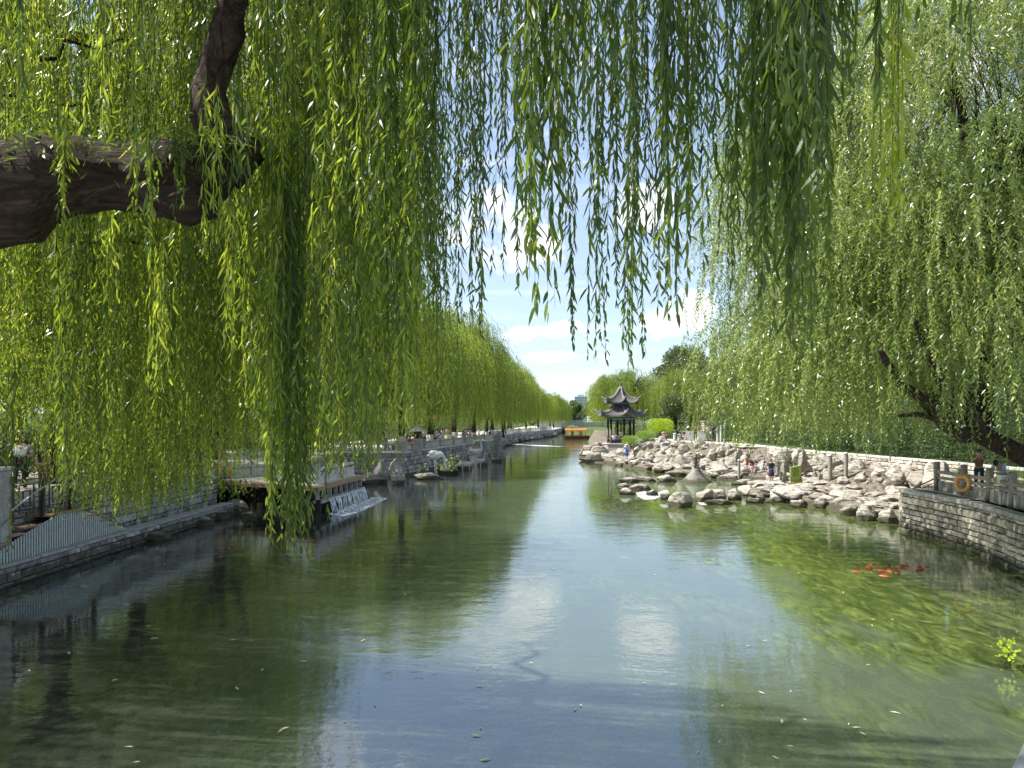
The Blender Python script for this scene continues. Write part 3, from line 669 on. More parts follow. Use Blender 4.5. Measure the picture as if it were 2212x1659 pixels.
front = [  # kind, x, y(bottom), width, height in the zoom, label
 (ROUND, 920, 745, 235, 130, 'big dark-footed round boulder standing alone in front of the pool rocks'),
 (ROUND, 415, 632, 170, 58, 'small smooth boulder at the left tip of the rock spit'),
 (FLAT, 390, 585, 160, 62, 'brown topped boulder at the spit tip, behind the smallest one'),
 (FLAT, 545, 600, 190, 66, 'brown slab-like boulder right behind the rapid'),
 (SHELF, 450, 525, 190, 50, 'thin layered slab at the far left end of the spit'),
 (SHELF, 590, 510, 200, 42, 'long low slab on the back row of the spit'),
 (FLAT, 765, 518, 215, 66, 'oval weathered slab left of the cone rock'),
 (ROUND, 640, 640, 110, 52, 'dark knobbly boulder at the head of the rapid'),
 (FLAT, 770, 670, 140, 72, 'mossy boulder behind the lone round boulder'),
 (FLAT, 860, 650, 120, 48, 'rounded slab between the mossy boulder and the two big ones'),
 (ROUND, 1100, 690, 180, 118, 'big round boulder with a dark left face beside the narrow outlet'),
 (FLAT, 1215, 680, 200, 100, 'wide rounded boulder joined to the one at the narrow outlet'),
 (SHELF, 1260, 722, 250, 50, 'thin pale slab lying at the waterline below the wide boulder'),
 (FLAT, 1375, 680, 130, 95, 'squarish boulder right of the wide boulder'),
 (FLAT, 1500, 640, 200, 80, 'pale rounded slab behind the stacked stones'),
 (SHELF, 1540, 705, 170, 52, 'low stone at the waterline below the stacked stones'),
 (ROUND, 1590, 690, 90, 70, 'small dark block wedged under the pale overhanging slab'),
 (FLAT, 1810, 700, 240, 100, 'large pale block with a flat top overhanging the water'),
 (SHELF, 1690, 700, 120, 35, 'small low slab between the dark block and the large pale block'),
 (FLAT, 1985, 700, 150, 100, 'tall reddish square block under the path edge'),
 (SHELF, 1935, 745, 150, 75, 'wet layered slab jutting out below the square block'),
 (SHELF, 1940, 610, 190, 55, 'flat stone on the path edge behind the square block'),
]
for kd, x, y, wd, hh, lb in front:
    px, py = r5(x, y); prock(kd, px, py, wd * k5 * 1.08, hh * k5, lb, 'boulders at the front water edge')
# right hand row in the other zoom (scale .3918)
k6 = .3918 / 3.1875
def r6(x, y): return ((2500 + x * .3918) / 3.1875, (1200 + y * .3918) / 3.1875)
front2 = [
 (FLAT, 320, 1075, 130, 105, 'white block with a dark wet foot, left of the three-part ledge'),
 (FLAT, 470, 1085, 150, 108, 'left block of the three-part ledge'),
 (FLAT, 570, 1140, 150, 100, 'cracked white block at the left of the last ledge'),
 (FLAT, 720, 1180, 165, 130, 'big cracked white block in the last ledge before the quay wall'),
 (FLAT, 870, 1200, 170, 140, 'last white block touching the quay wall'),
 (SHELF, 600, 1045, 240, 55, 'long pale tread stone behind the cracked blocks'),
 (SHELF, 330, 975, 190, 45, 'flat pale tread stone on the left of the stone path'),
 (SHELF, 590, 985, 200, 70, 'brown topped tread stone in the middle of the stone path'),
]
for kd, x, y, wd, hh, lb in front2:
    px, py = r6(x, y); zz = 0 if y > 1070 else .35
    prock(kd, px, py, wd * k6 * 1.1, hh * k6, lb, 'white ledge blocks by the quay wall', zz)
back = [
 (FLAT, 130, 345, 140, 95, 'pale end boulder on the tip below the pavilion'), (FLAT, 275, 345, 180, 78, 'long pale slab boulder below the pavilion'),
 (FLAT, 385, 362, 165, 58, 'dark low slab boulder right of the pavilion tip'), (FLAT, 510, 375, 90, 70, 'square pale block in front of the water channel'),
 (FLAT, 680, 365, 190, 75, 'broad pale slab on the back shore'), (FLAT, 790, 420, 250, 70, 'wide ledge slab on the back shore of the pool'),
 (SHELF, 870, 470, 180, 60, 'ledge slab at the pool edge left of the cone rock'), (FLAT, 1110, 470, 150, 45, 'low ledge right behind the cone rock'),
 (FLAT, 1250, 475, 200, 62, 'pale rounded ledge on the back shore right of the cone rock'), (FLAT, 1420, 495, 190, 50, 'pale slab on the right end of the pool'),
 (SHELF, 1450, 545, 210, 45, 'low slab at the right end of the pool'), (SHELF, 1600, 560, 200, 40, 'low slab below the sign'),
 (SHELF, 160, 262, 130, 30, 'flat stone under the pavilion base'),
]
for kd, x, y, wd, hh, lb in back:
    px, py = r5(x, y); prock(kd, px, py, wd * k5 * 1.1, hh * k5, lb, 'boulders along the back shore')
# field of stones on the slope
pts = []
def far_enough(x, y, r):
    for a, b, c in pts:
        if (a - x) ** 2 + (b - y) ** 2 < ((r + c) * .56) ** 2: return False
    return True
KEEP = [(14.5, 91.5, 3.0)]
tries = 0; count = 0
while count < 300 and tries < 40000:
    tries += 1; y = rnd.uniform(33.5, 93); x = rnd.uniform(8.5, 23.5)
    if y < 43 and x > 22.5: continue
    d = float(seg_dist(np.array(x), np.array(y), right_edge))
    if not bool(inside(np.array(x), np.array(y), right_poly)) or d < .3: continue
    z = float(rightz(np.array(x), np.array(y))); up_ = float(upper(np.array(y)))
    if d > 8.3: continue
    if z > up_ - .25 and rnd.random() < .6: continue
    if any((x - a) ** 2 + (y - b) ** 2 < c * c for a, b, c in KEEP): continue
    lower = z < up_ * .55
    r = rnd.uniform(.24, .95) * (1 if lower else .74) * (1.0 + .004 * y)
    if not far_enough(x, y, r): continue
    pts.append((x, y, r)); count += 1
    near = 'near the quay' if y < 45 else ('behind the pool' if y < 66 else 'towards the pavilion')
    if z < .85: kd, sz, what = SHELF, (r * 1.25, r, r * rnd.uniform(.8, 1.2)), 'flat pale paving stone on the lower ledge ' + near
    elif z < up_ - .25: kd, sz, what = (TALL if rnd.random() < .3 else ROUND), (r * .95, r * .75, r * rnd.uniform(.5, .85)), 'rough pale boulder on the slope ' + near
    else: kd, sz, what = (ROUND if rnd.random() < .7 else TALL), (r * .72, r * .62, r * rnd.uniform(.32, .55)), 'pale rockery boulder along the top of the slope ' + near
    rock(kd, (x, y, z + (.05 if kd is SHELF else .08 * r)), sz, None, what, what.replace('flat pale', 'flat').replace('stone on', 'stones on').replace('boulder', 'boulders'), tilt=.12)
for yv in np.arange(57, 84, 1.25):
    for dd_ in (3.7, 5.0, 6.2):
        y = yv + rnd.uniform(-.5, .5); x = float(np.interp(y, [53, 58, 62.5, 70, 80, 86], [17.6, 19.2, 15, 12, 10.8, 9.3])) + dd_ + rnd.uniform(-.5, .5)
        if x > 21.2 or float(rightz(x, y)) > float(upper(y)) - .1: continue
        r = rnd.uniform(.5, .85); z = float(rightz(x, y))
        rock(ROUND if rnd.random() < .65 else TALL, (x, y, z + .15), (r * 1.1, r * .8, r * rnd.uniform(.55, .8)), None, 'upright pale boulder in the retaining band behind the pool', 'boulders in the retaining band behind the pool', tilt=.12)
# left bank rocks
lr = [(ROUND, 480, 466, 22, 26, 'dark tall rockery stone at the end of the baluster wall'), (TALL, 497, 462, 14, 30, 'jagged dark rock column ending the stone wall'),
      (ROUND, 462, 470, 20, 10, 'flat brown rock at the foot of the baluster wall end'), (FLAT, 448, 474, 24, 12, 'low dark rock against the wall behind the large crane'),
      (FLAT, 425, 480, 40, 7, 'long low slab at the corner of the baluster wall'), (ROUND, 380, 483, 22, 22, 'dark rock in the recess behind the sunlit white rock'),
      (ROUND, 352, 476, 26, 20, 'dark rounded rock between deck and recess wall'), (FLAT, 366, 484, 28, 12, 'low dark rock beside the deck corner')]
for kd, px, py, wd, hh, lb in lr: prock(kd, px, py, wd, hh, lb, 'dark rocks along the left bank', mat=M['rock_dark'])
prock(TALL, 397, 484, 15, 22, 'sunlit white bent rock standing in the water off the recess', mat=M['rock'])
prock(ROUND, 391, 478, 18, 24, 'leaning pale arched rock behind the sunlit white rock', mat=M['rock'])
for px, py, wd, hh in ((232, 514, 30, 14), (246, 519, 22, 7), (214, 520, 30, 9), (196, 526, 34, 9), (150, 541, 40, 8)):
    prock(FLAT, px, py, wd, hh, 'dark flat rock at the end of the low plinth', 'rocks at the plinth foot', mat=M['rock_dark'])
for i in range(26):
    t = i / 25; x = -3.6 + t * 17 + rnd.gauss(0, .6); y = 121 + t * 125
    x = float(np.interp(y, [122, 174, 246], [-4, .5, 13.3])) + rnd.uniform(.2, 1.3)
    rock(ROUND, (x, y, .25), (rnd.uniform(.8, 1.6), rnd.uniform(.8, 1.4), rnd.uniform(.7, 1.5)), None, 'dark stone on the far embankment beyond the weir', 'stones on the far embankment', M['rock_dark'])

# cone rock with its figure
x, y, _ = W(696, 482, 0)
t = thing('cone_rock', 'smooth grey cone shaped rock rising from the pool', 'rock', (x, y, 0))
m_ = MB(); n_ = 28
prof = [(1.35, -.3), (1.22, .05), (1.0, .16), (.78, .32), (.58, .58), (.42, .82), (.30, 1.02), (.20, 1.16), (.05, 1.2)]
vs = []
for r_, z_ in prof:
    for k in range(n_):
        a = 2 * math.pi * k / n_; f_ = 1 + .16 * noise.noise(Vector((math.cos(a) * 1.5, math.sin(a) * 1.5, z_ * 1.2))) + .08 * math.sin(a * 3 + 1)
        vs.append((r_ * f_ * math.cos(a) * 1.0, r_ * f_ * math.sin(a), z_))
fs = [(i * n_ + k, i * n_ + (k + 1) % n_, (i + 1) * n_ + (k + 1) % n_, (i + 1) * n_ + k) for i in range(len(prof) - 1) for k in range(n_)] + [tuple((len(prof) - 1) * n_ + k for k in range(n_))]
m_.add(vs, fs); o = m_.build('cone', M['rock_dark'], t, True)
CONE = (x, y, 1.16)

# ------------------------------------------------------------------ figures
dg_holder = []
def skin_mesh(name, joints, bones, radii, root='pelvis', sub=1):
    names = list(joints); idx = {n: i for i, n in enumerate(names)}
    me = bpy.data.meshes.new(name); me.from_pydata([joints[n] for n in names], [(idx[a], idx[b]) for a, b in bones], [])
    o = bpy.data.objects.new(name, me); C.objects.link(o)
    md = o.modifiers.new('skin', 'SKIN'); md.use_smooth_shade = True
    for n in names:
        s_ = me.skin_vertices[0].data[idx[n]]; r_ = radii[n]; s_.radius = r_ if isinstance(r_, tuple) else (r_, r_); s_.use_root = (n == root)
    sb = o.modifiers.new('sub', 'SUBSURF'); sb.levels = sub; sb.render_levels = sub
    dg = bpy.context.evaluated_depsgraph_get(); dg.update()
    new = bpy.data.meshes.new_from_object(o.evaluated_get(dg)); new.name = name
    bpy.data.objects.remove(o); return new
def pose(kind='stand'):
    J = dict(pelvis=(0, 0, .94), waist=(0, 0, 1.08), chest=(0, .01, 1.30), neck=(0, .015, 1.45), head=(0, -.01, 1.56), crown=(0, -.005, 1.66))
    for s_, q in (('l', 1), ('r', -1)):
        J['hip' + s_] = (q * .10, 0, .88); J['knee' + s_] = (q * .11, -.02, .49); J['ankle' + s_] = (q * .11, .02, .09); J['toe' + s_] = (q * .13, -.14, .035)
        J['sh' + s_] = (q * .185, .015, 1.39); J['elb' + s_] = (q * .235, .03, 1.13); J['wri' + s_] = (q * .245, -.06, .90); J['hand' + s_] = (q * .24, -.085, .83)
    if kind == 'walk':
        J['kneel'] = (.1, -.17, .52); J['anklel'] = (.1, -.24, .11); J['toel'] = (.1, -.40, .06)
        J['kneer'] = (-.1, .02, .49); J['ankler'] = (-.1, .26, .13); J['toer'] = (-.1, .12, .035)
        J['elbl'] = (.24, .12, 1.15); J['wril'] = (.25, .12, .92); J['handl'] = (.25, .10, .85); J['wrir'] = (-.24, -.2, .98); J['handr'] = (-.23, -.26, .93)
    if kind == 'photo':   # hands raised to the face
        for s_, q in (('l', 1), ('r', -1)):
            J['elb' + s_] = (q * .25, -.12, 1.20); J['wri' + s_] = (q * .10, -.28, 1.38); J['hand' + s_] = (q * .05, -.31, 1.44)
    if kind == 'sit':
        d = .46
        for k in J: J[k] = (J[k][0], J[k][1], J[k][2] - d)
        for s_, q in (('l', 1), ('r', -1)):
            J['knee' + s_] = (q * .12, -.42, .47); J['ankle' + s_] = (q * .12, -.44, .09); J['toe' + s_] = (q * .13, -.60, .035)
            J['elb' + s_] = (q * .25, -.06, .70); J['wri' + s_] = (q * .16, -.27, .62); J['hand' + s_] = (q * .14, -.34, .58)
    if kind == 'lean':    # bent forward over a rail, forearms together
        J.update(waist=(0, -.06, 1.05), chest=(0, -.25, 1.20), neck=(0, -.40, 1.27), head=(0, -.52, 1.29), crown=(0, -.61, 1.33))
        for s_, q in (('l', 1), ('r', -1)):
            J['sh' + s_] = (q * .18, -.34, 1.24); J['elb' + s_] = (q * .24, -.42, .98); J['wri' + s_] = (q * .10, -.60, .96); J['hand' + s_] = (q * .05, -.67, .96)
    if kind == 'crouch':
        for k in J: J[k] = (J[k][0], J[k][1], J[k][2] - .62)
        J.update(chest=(0, -.14, .62), neck=(0, -.24, .74), head=(0, -.32, .82), crown=(0, -.36, .91))
        for s_, q in (('l', 1), ('r', -1)):
            J['knee' + s_] = (q * .16, -.34, .50); J['ankle' + s_] = (q * .13, -.10, .10); J['toe' + s_] = (q * .14, -.27, .035)
            J['sh' + s_] = (q * .18, -.18, .70); J['elb' + s_] = (q * .22, -.38, .52); J['wri' + s_] = (q * .12, -.52, .42); J['hand' + s_] = (q * .10, -.57, .36)
    return J
ARM = [('sh', 'elb'), ('elb', 'wri'), ('wri', 'hand')]; LEG = [('pelvis', 'hip'), ('hip', 'knee'), ('knee', 'ankle'), ('ankle', 'toe')]
RB = dict(pelvis=(.14, .10), waist=(.12, .09), chest=(.145, .10), neck=.055, head=(.082, .098), crown=(.062, .075), hip=.085, knee=.058, ankle=.038, toe=.032, sh=.055, elb=.042, wri=.028, hand=(.035, .02))
PCACHE = {}
def figure_meshes(kind, skirt=False):
    key = (kind, skirt)
    if key in PCACHE: return PCACHE[key]
    J = pose(kind); rad = {}
    for k in J: rad[k] = RB[k] if k in RB else RB[k[:-1]]
    bones = [('pelvis', 'waist'), ('waist', 'chest'), ('chest', 'neck'), ('neck', 'head'), ('head', 'crown')]
    for s_ in 'lr':
        bones += [('chest', 'sh' + s_)] + [(a + s_, b + s_) for a, b in ARM] + [('pelvis', 'hip' + s_)] + [(a + s_, b + s_) for a, b in LEG[1:]]
    body = skin_mesh('body', J, bones, rad)
    # face and fingers added to the same body mesh
    bm = bmesh.new(); bm.from_mesh(body); mb = MB()
    hd = Vector(J['head']); cr = Vector(J['crown']); upv = (cr - hd).normalized(); fw = Vector((0, -1, 0)); fw = (fw - upv * fw.dot(upv)).normalized()
    if fw.length < .5: fw = Vector((0, -1, 0))
    sd = upv.cross(fw); c0 = hd + upv * .03
    mb.ball(c0 + fw * .098, (.016, .022, .03), 6, 4)            # nose
    for q in (-1, 1):
        mb.ball(c0 + fw * .085 + upv * .022 + sd * .032 * q, .012, 6, 4); mb.ball(c0 + sd * .085 * q, (.012, .022, .034), 6, 4)
    mb.ball(c0 + fw * .085 - upv * .042, (.028, .012, .008), 6, 4)
    for s_, q in (('l', 1), ('r', -1)):
        hw, wr = Vector(J['hand' + s_]), Vector(J['wri' + s_]); d_ = (hw - wr).normalized(); sx = d_.cross(Vector((q, 0, 0)))
        sx = sx.normalized() if sx.length > .2 else Vector((0, 1, 0)); nn = Vector((-q, 0, 0))
        for fI, fl in enumerate((.062, .072, .068, .052)):
            b0 = hw + d_ * .018 + sx * (.027 - .018 * fI); m0 = b0 + d_ * fl * .6; e0 = m0 + d_ * fl * .3 + nn * fl * .35
            mb.tube([b0, m0, e0], [.0095, .0085, .006], 6)
        b0 = wr + d_ * .03 + sx * .025; mb.tube([b0, b0 + d_ * .025 + sx * .03, b0 + d_ * .06 + sx * .035], [.012, .010, .007], 6)
    m2 = mb.mesh('tmp'); bm.from_mesh(m2); bm.to_mesh(body); bm.free(); bpy.data.meshes.remove(m2)
    body.polygons.foreach_set('use_smooth', [True] * len(body.polygons))
    # shirt
    def sub(names, scale, extra=.012):
        return {n: J[n] for n in names}, {n: tuple(x * scale + extra for x in (rad[n] if isinstance(rad[n], tuple) else (rad[n],) * 2)) for n in names}
    mid = {}
    for s_ in 'lr':
        a, b = Vector(J['sh' + s_]), Vector(J['elb' + s_]); J['slv' + s_] = tuple(a.lerp(b, .7)); rad['slv' + s_] = .052
        a, b = Vector(J['neck']), Vector(J['chest'])
    J['collar'] = tuple(Vector(J['neck']).lerp(Vector(J['chest']), .25)); rad['collar'] = (.075, .062)
    nm = ['pelvis', 'waist', 'chest', 'collar', 'shl', 'shr', 'slvl', 'slvr']
    j_, r_ = sub(nm, 1.08); shirt = skin_mesh('shirt', j_, [('pelvis', 'waist'), ('waist', 'chest'), ('chest', 'collar'), ('chest', 'shl'), ('shl', 'slvl'), ('chest', 'shr'), ('shr', 'slvr')], r_)
    if not skirt:
        for s_ in 'lr':
            a, b = Vector(J['knee' + s_]), Vector(J['ankle' + s_]); J['cuff' + s_] = tuple(a.lerp(b, .9)); rad['cuff' + s_] = .05
        nm = ['pelvis', 'hipl', 'hipr', 'kneel', 'kneer', 'cuffl', 'cuffr']
        j_, r_ = sub(nm, 1.03, .006); r_['pelvis'] = (.142, .108)
        low = skin_mesh('trousers', j_, [('pelvis', 'hipl'), ('hipl', 'kneel'), ('kneel', 'cuffl'), ('pelvis', 'hipr'), ('hipr', 'kneer'), ('kneer', 'cuffr')], r_)
    else:
        mb = MB(); p = Vector(J['pelvis']); prof = [(.16, -.42), (.20, -.40), (.185, -.2), (.155, 0), (.13, .12), (.02, .14)]
        if kind == 'sit': prof = [(.2, -.1), (.22, -.05), (.16, .06), (.12, .12)]
        mb.lathe([(a, b) for a, b in prof], p, 14); low = mb.mesh('skirt'); low.polygons.foreach_set('use_smooth', [True] * len(low.polygons))
    hb = MB(); hb.ball(c0 + upv * .025 - fw * .022, (.098, .108, .112), 12, 8)
    if skirt: hb.ball(c0 - fw * .065 - upv * .08, (.075, .045, .13), 10, 6)
    hair = hb.mesh('hair'); hair.polygons.foreach_set('use_smooth', [True] * len(hair.polygons))
    sh = MB()
    for s_ in 'lr':
        a, t_ = Vector(J['ankle' + s_]), Vector(J['toe' + s_]); d_ = t_ - a; c_ = a + d_ * .55; c_.z = min(a.z, t_.z) + .015
        sh.ball(c_, (.052, .14, .045), 8, 5)
    shoes = sh.mesh('shoes'); shoes.polygons.foreach_set('use_smooth', [True] * len(shoes.polygons))
    PCACHE[key] = (body, shirt, low, hair, shoes); return PCACHE[key]
def person(kind, loc, rz, top, bottom, label, group=None, skirt=False, s=1.0, hat=None, haircol=None):
    body, shirt, low, hair, shoes = figure_meshes(kind, skirt)
    t = thing('person', label, 'person', loc, rz, group); t.scale = (s, s, s)
    for nme, me, mt in (('body', body, M['skin']), ('shirt', shirt, cloth(top, COL[top])), ('skirt' if skirt else 'trousers', low, cloth(bottom, COL[bottom])), ('hair', hair, M['hair']), ('shoes', shoes, cloth('black', COL['black']))):
        o = link(nme, me, None, t)
        if not me.materials: me.materials.append(mt)
        o.material_slots[0].link = 'OBJECT'; o.material_slots[0].material = mt
    if hat:
        J = pose(kind); c = Vector(J['crown']); hb = MB(); hb.lathe([(.17, -.012), (.175, 0), (.095, .015), (.085, .08), (.02, .10)], c, 14)
        hb.build('hat', cloth(hat, COL[hat]), t, True)
    return t

# ------------------------------------------------------------------ the overhanging willow (left foreground)
def tree_a():
    t = thing('willow_tree', 'huge foreground willow with a thick limb from the left and shoots hanging across the top', 'tree', (-8.6, 5.0, LZ))
    base = Vector((-8.6, 5.0, LZ))
    def L_(p): return Vector(p) - base
    tb = MB()
    tb.tube([L_((-8.7, 4.6, 1.5)), L_((-8.6, 4.8, 2.6)), L_((-8.0, 5.2, 4.4)), L_(P(-330, 270, 5.6)), L_(P(-150, 232, 5.55))], [.72, .58, .50, .46, .44], 20, jit=.35)
    tb.build('trunk', M['bark'], t, True)
    lb = MB()
    path = [(-200, 240, 5.55, .44), (-100, 222, 5.52, .41), (-30, 204, 5.5, .385), (30, 186, 5.5, .355), (80, 174, 5.5, .315), (130, 172, 5.5, .295), (175, 182, 5.5, .26), (205, 176, 5.45, .23), (230, 162, 5.4, .17), (246, 150, 5.35, .10), (254, 142, 5.3, .04)]
    fine = []; frr = []
    for i in range(len(path) - 1):
        for k in range(5):
            q = k / 5; a, b = path[i], path[i + 1]; fine.append(L_(P(*[a[j] + (b[j] - a[j]) * q for j in range(3)]))); frr.append((a[3] + (b[3] - a[3]) * q) * (1 + .07 * math.sin(i * 2.1 + k * .9)))
    lb.tube(fine, [q * .86 for q in frr], 44, jit=.42)
    lb.tube([L_(P(150, 200, 5.5)), L_(P(185, 203, 5.4)), L_(P(200, 198, 5.4)), L_(P(212, 180, 5.4))], [.12, .17, .16, .06], 20, jit=.6)
    lb.tube([L_(P(200, 180, 5.4)), L_(P(222, 155, 5.38)), L_(P(232, 134, 5.38)), L_(P(236, 118, 5.38))], [.17, .18, .11, .02], 20, jit=.9)
    lb.tube([L_(P(222, 160, 5.4)), L_(P(240, 152, 5.38)), L_(P(252, 146, 5.38)), L_(P(258, 143, 5.36))], [.15, .135, .09, .03], 18, jit=.9)
    lb.build('limb', M['bark_limb'], t, True)
    br = MB()
    bp = [(232, 165, 5.4, .2), (222, 140, 5.4, .17), (212, 118, 5.4, .135), (210, 90, 5.4, .125), (216, 62, 5.4, .12), (226, 30, 5.4, .115), (232, 0, 5.4, .11), (236, -60, 5.3, .105), (262, -150, 5.0, .09), (330, -260, 4.6, .07)]
    br.tube([L_(P(a, b, c)) for a, b, c, d in bp], [d for *_, d in bp], 14, jit=.35)
    br.build('branch', M['bark'], t, True)
    hi = MB()   # high limbs above the frame that carry the hanging shoots
    tips = []
    def hl(a, b, r, sag=.3):
        p = limb_points(L_(a), L_(b), sag, 8, .7); hi.tube(p, [r * (1 - .8 * i / 8) for i in range(9)], 8, jit=.3); tips.append(p)
    hl((-8.0, 5.2, 4.4), (-4.5, 4.2, 8.6), .3); hl((-4.5, 4.2, 8.6), (0.5, 3.6, 8.9), .2); hl((0.0, 3.6, 8.9), (5.5, 4.6, 8.0), .13); hl((-4.5, 4.2, 8.6), (-2.5, 9.5, 10.6), .18)
    hl((-8.0, 5.2, 4.4), (-8.0, 11.0, 10.5), .3); hl((-8, 11, 10.5), (-9, 17, 12.5), .18); hl((-8, 9, 9.0), (-4.0, 13, 11.5), .16); hl((-4.5, 4.2, 8.6), (-3.2, 6.5, 9.8), .14); hl((0.2, 3.6, 8.9), (2.6, 3.0, 7.9), .07, .1)
    hi.build('upper_limb', M['bark'], t, True)
    for a in ((-10, 236, 8, 150, 246, 8.4, .03), (160, 322, 12, 232, 315, 12, .10), (200, 300, 12.2, 262, 250, 11, .05), (0, 95, 8, 120, 118, 8.5, .02), (40, 60, 7, 130, 40, 8, .02), (170, 330, 12, 180, 250, 12.5, .05)):
        tw = MB(); tw.tube(limb_points(L_(P(*a[:3])), L_(P(*a[3:6])), .05, 6, .5), [a[6] * (1 - .5 * i / 6) for i in range(7)], 6); tw.build('side_twig', M['bark'], t, True)
    S = []; Ls = []; O = []; tone = []; rows = []
    def hang(px, D, ytop, ybot, n, spr, tn=None, jb=18):
        tn = rnd.random() if tn is None else tn
        for _ in range(n):
            p = px + rnd.gauss(0, spr * F / D); d = max(2.2, D + rnd.gauss(0, spr * 1.5)); yb = ybot - abs(rnd.gauss(0, jb)) ; a = P(p, ytop - rnd.uniform(0, 30), d); zb = H - (yb - HZ) / F * d
            if a[2] - zb < .35: continue
            S.append(tuple(L_(a))); Ls.append(a[2] - zb); tone.append(min(1, max(0, tn + rnd.gauss(0, .12)))); O.append((rnd.gauss(0, .05), rnd.gauss(0, .05)))
    prof = [(-30, 470), (0, 470), (14, 430), (55, 425), (66, 500), (95, 515), (130, 520), (190, 505), (205, 462), (240, 470), (272, 470), (300, 470), (345, 478), (352, 470), (370, 440), (395, 442), (420, 425), (440, 330), (450, 300)]
    pxs, pys = zip(*prof)
    def yb(px): return float(np.interp(px, pxs, pys))
    # far curtain (reads small), middle curtain, near curtain
    for i in range(120):
        px = rnd.uniform(-30, 425); D = rnd.uniform(9, 15) - 4.5 * min(1, max(0, (px - 120) / 240)) * rnd.uniform(.6, 1); b = yb(px) + rnd.gauss(-6, 22)
        hang(px, D, rnd.choice((-60, -60, rnd.uniform(-40, 260))), min(b, yb(px) + 5), 10, .10)
    for i in range(70):
        px = rnd.uniform(-30, 432); D = rnd.uniform(7, 9.5); b = yb(px) - abs(rnd.gauss(0, 90)) - 15
        hang(px, D, rnd.choice((-60, rnd.uniform(-40, 200))), b, 8, .065)
    for i in range(34):
        px = rnd.uniform(62, 205); hang(px, rnd.uniform(12, 15.5), rnd.uniform(200, 330), yb(px) + rnd.uniform(-12, 6), 10, .10)
    return t, S, Ls, O, tone, hang
tA, S, Ls, O, tone, hang = tree_a()
P1 = strands(S, Ls, np.array(O), .3, .034, .105, .017, tone=np.array(tone), twig=.003, amp=.10, phi=26)
S.clear(); Ls.clear(); O.clear(); tone.clear()
# near, large-leaved shoots of the left half
for px, D, yt, yb_, n in ((100, 5.6, -60, 300, 5), (20, 5.0, -60, 150, 5), (60, 5.2, 120, 235, 5), (140, 5.0, -60, 235, 4), (175, 5.1, 150, 225, 4), (215, 5.0, 100, 265, 5), (238, 4.9, 110, 230, 3), (150, 4.9, 160, 260, 3),
                         (262, 5.6, -60, 430, 7), (288, 5.6, -60, 548, 12), (291, 5.5, 200, 562, 12), (282, 5.6, 100, 510, 9), (296, 5.6, 150, 530, 9), (322, 5.2, -60, 300, 7), (345, 5.2, -60, 400, 8), (358, 5.0, -60, 475, 8), (362, 5.0, 60, 400, 6), (385, 4.8, -60, 330, 8), (405, 4.9, -60, 440, 9), (415, 4.8, -60, 300, 9), (430, 4.7, -60, 260, 9), (396, 5.0, -60, 380, 8),
                         (330, 6.5, -60, 350, 8), (300, 6.5, -60, 420, 8), (375, 6.2, -60, 420, 9), (-14, 5.5, 300, 585, 5), (4, 5.6, 380, 560, 3), (60, 6.5, 240, 470, 6), (75, 6.5, 250, 500, 5), (185, 7, 250, 440, 6), (110, 6.5, 240, 470, 5), (250, 6.5, 200, 430, 6), (160, 6, 250, 400, 6), (225, 6, -60, 360, 4)):
    hang(px, D, yt, yb_, n, .055, jb=22)
P2 = strands(S, Ls, np.array(O), .1, .034, .125, .017, near=True, tone=np.array(tone), twig=.0028, amp=.045, phi=23, lean_=.02)
S.clear(); Ls.clear(); O.clear(); tone.clear()
# shoots against the sky, middle distance
for px, D, yb_, n, spr in ((442, 6, 300, 8, .09), (452, 6, 270, 8, .09), (466, 6.3, 200, 8, .1), (458, 5.4, 250, 6, .06), (470, 5.2, 330, 8, .05), (478, 4.6, 322, 9, .045), (482, 4.8, 230, 7, .07), (503, 5.0, 285, 6, .05), (497, 5.0, 190, 7, .08), (520, 5.6, 175, 7, .09), (508, 5.4, 140, 8, .1), (490, 5.5, 130, 8, .12),
                       (562, 4.6, 180, 9, .08), (580, 4.6, 340, 9, .05), (590, 4.4, 360, 7, .05), (602, 4.4, 240, 9, .08), (615, 4.4, 300, 9, .06), (632, 4.2, 345, 8, .045), (634, 4.2, 366, 8, .04), (645, 4.5, 280, 8, .07), (655, 4.4, 190, 9, .08), (668, 4.3, 300, 7, .05),
                       (600, 5.2, 150, 12, .2), (640, 5.0, 140, 14, .22), (560, 5.6, 90, 12, .2), (700, 4.6, 240, 7, .08), (690, 4.4, 230, 8, .08), (712, 4.6, 160, 8, .1), (735, 4.6, 260, 8, .1), (748, 4.6, 310, 7, .08),
                       (540, 6.0, 130, 8, .2), (470, 6.0, 110, 12, .3), (735, 5.5, 130, 12, .3), (825, 5.0, 260, 4, .05), (806, 4.8, 300, 5, .07), (818, 4.8, 360, 4, .06)):
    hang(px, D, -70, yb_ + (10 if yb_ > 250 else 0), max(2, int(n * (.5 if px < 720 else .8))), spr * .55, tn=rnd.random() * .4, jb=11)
P3 = strands(S, Ls, np.array(O), .1, .028, .10, .0145, near=True, tone=np.array(tone) * .4, twig=.0022, amp=.035, phi=22, lean_=.012)  # tone scaled down: canopy shade put into the leaf colour
S.clear(); Ls.clear(); O.clear(); tone.clear()
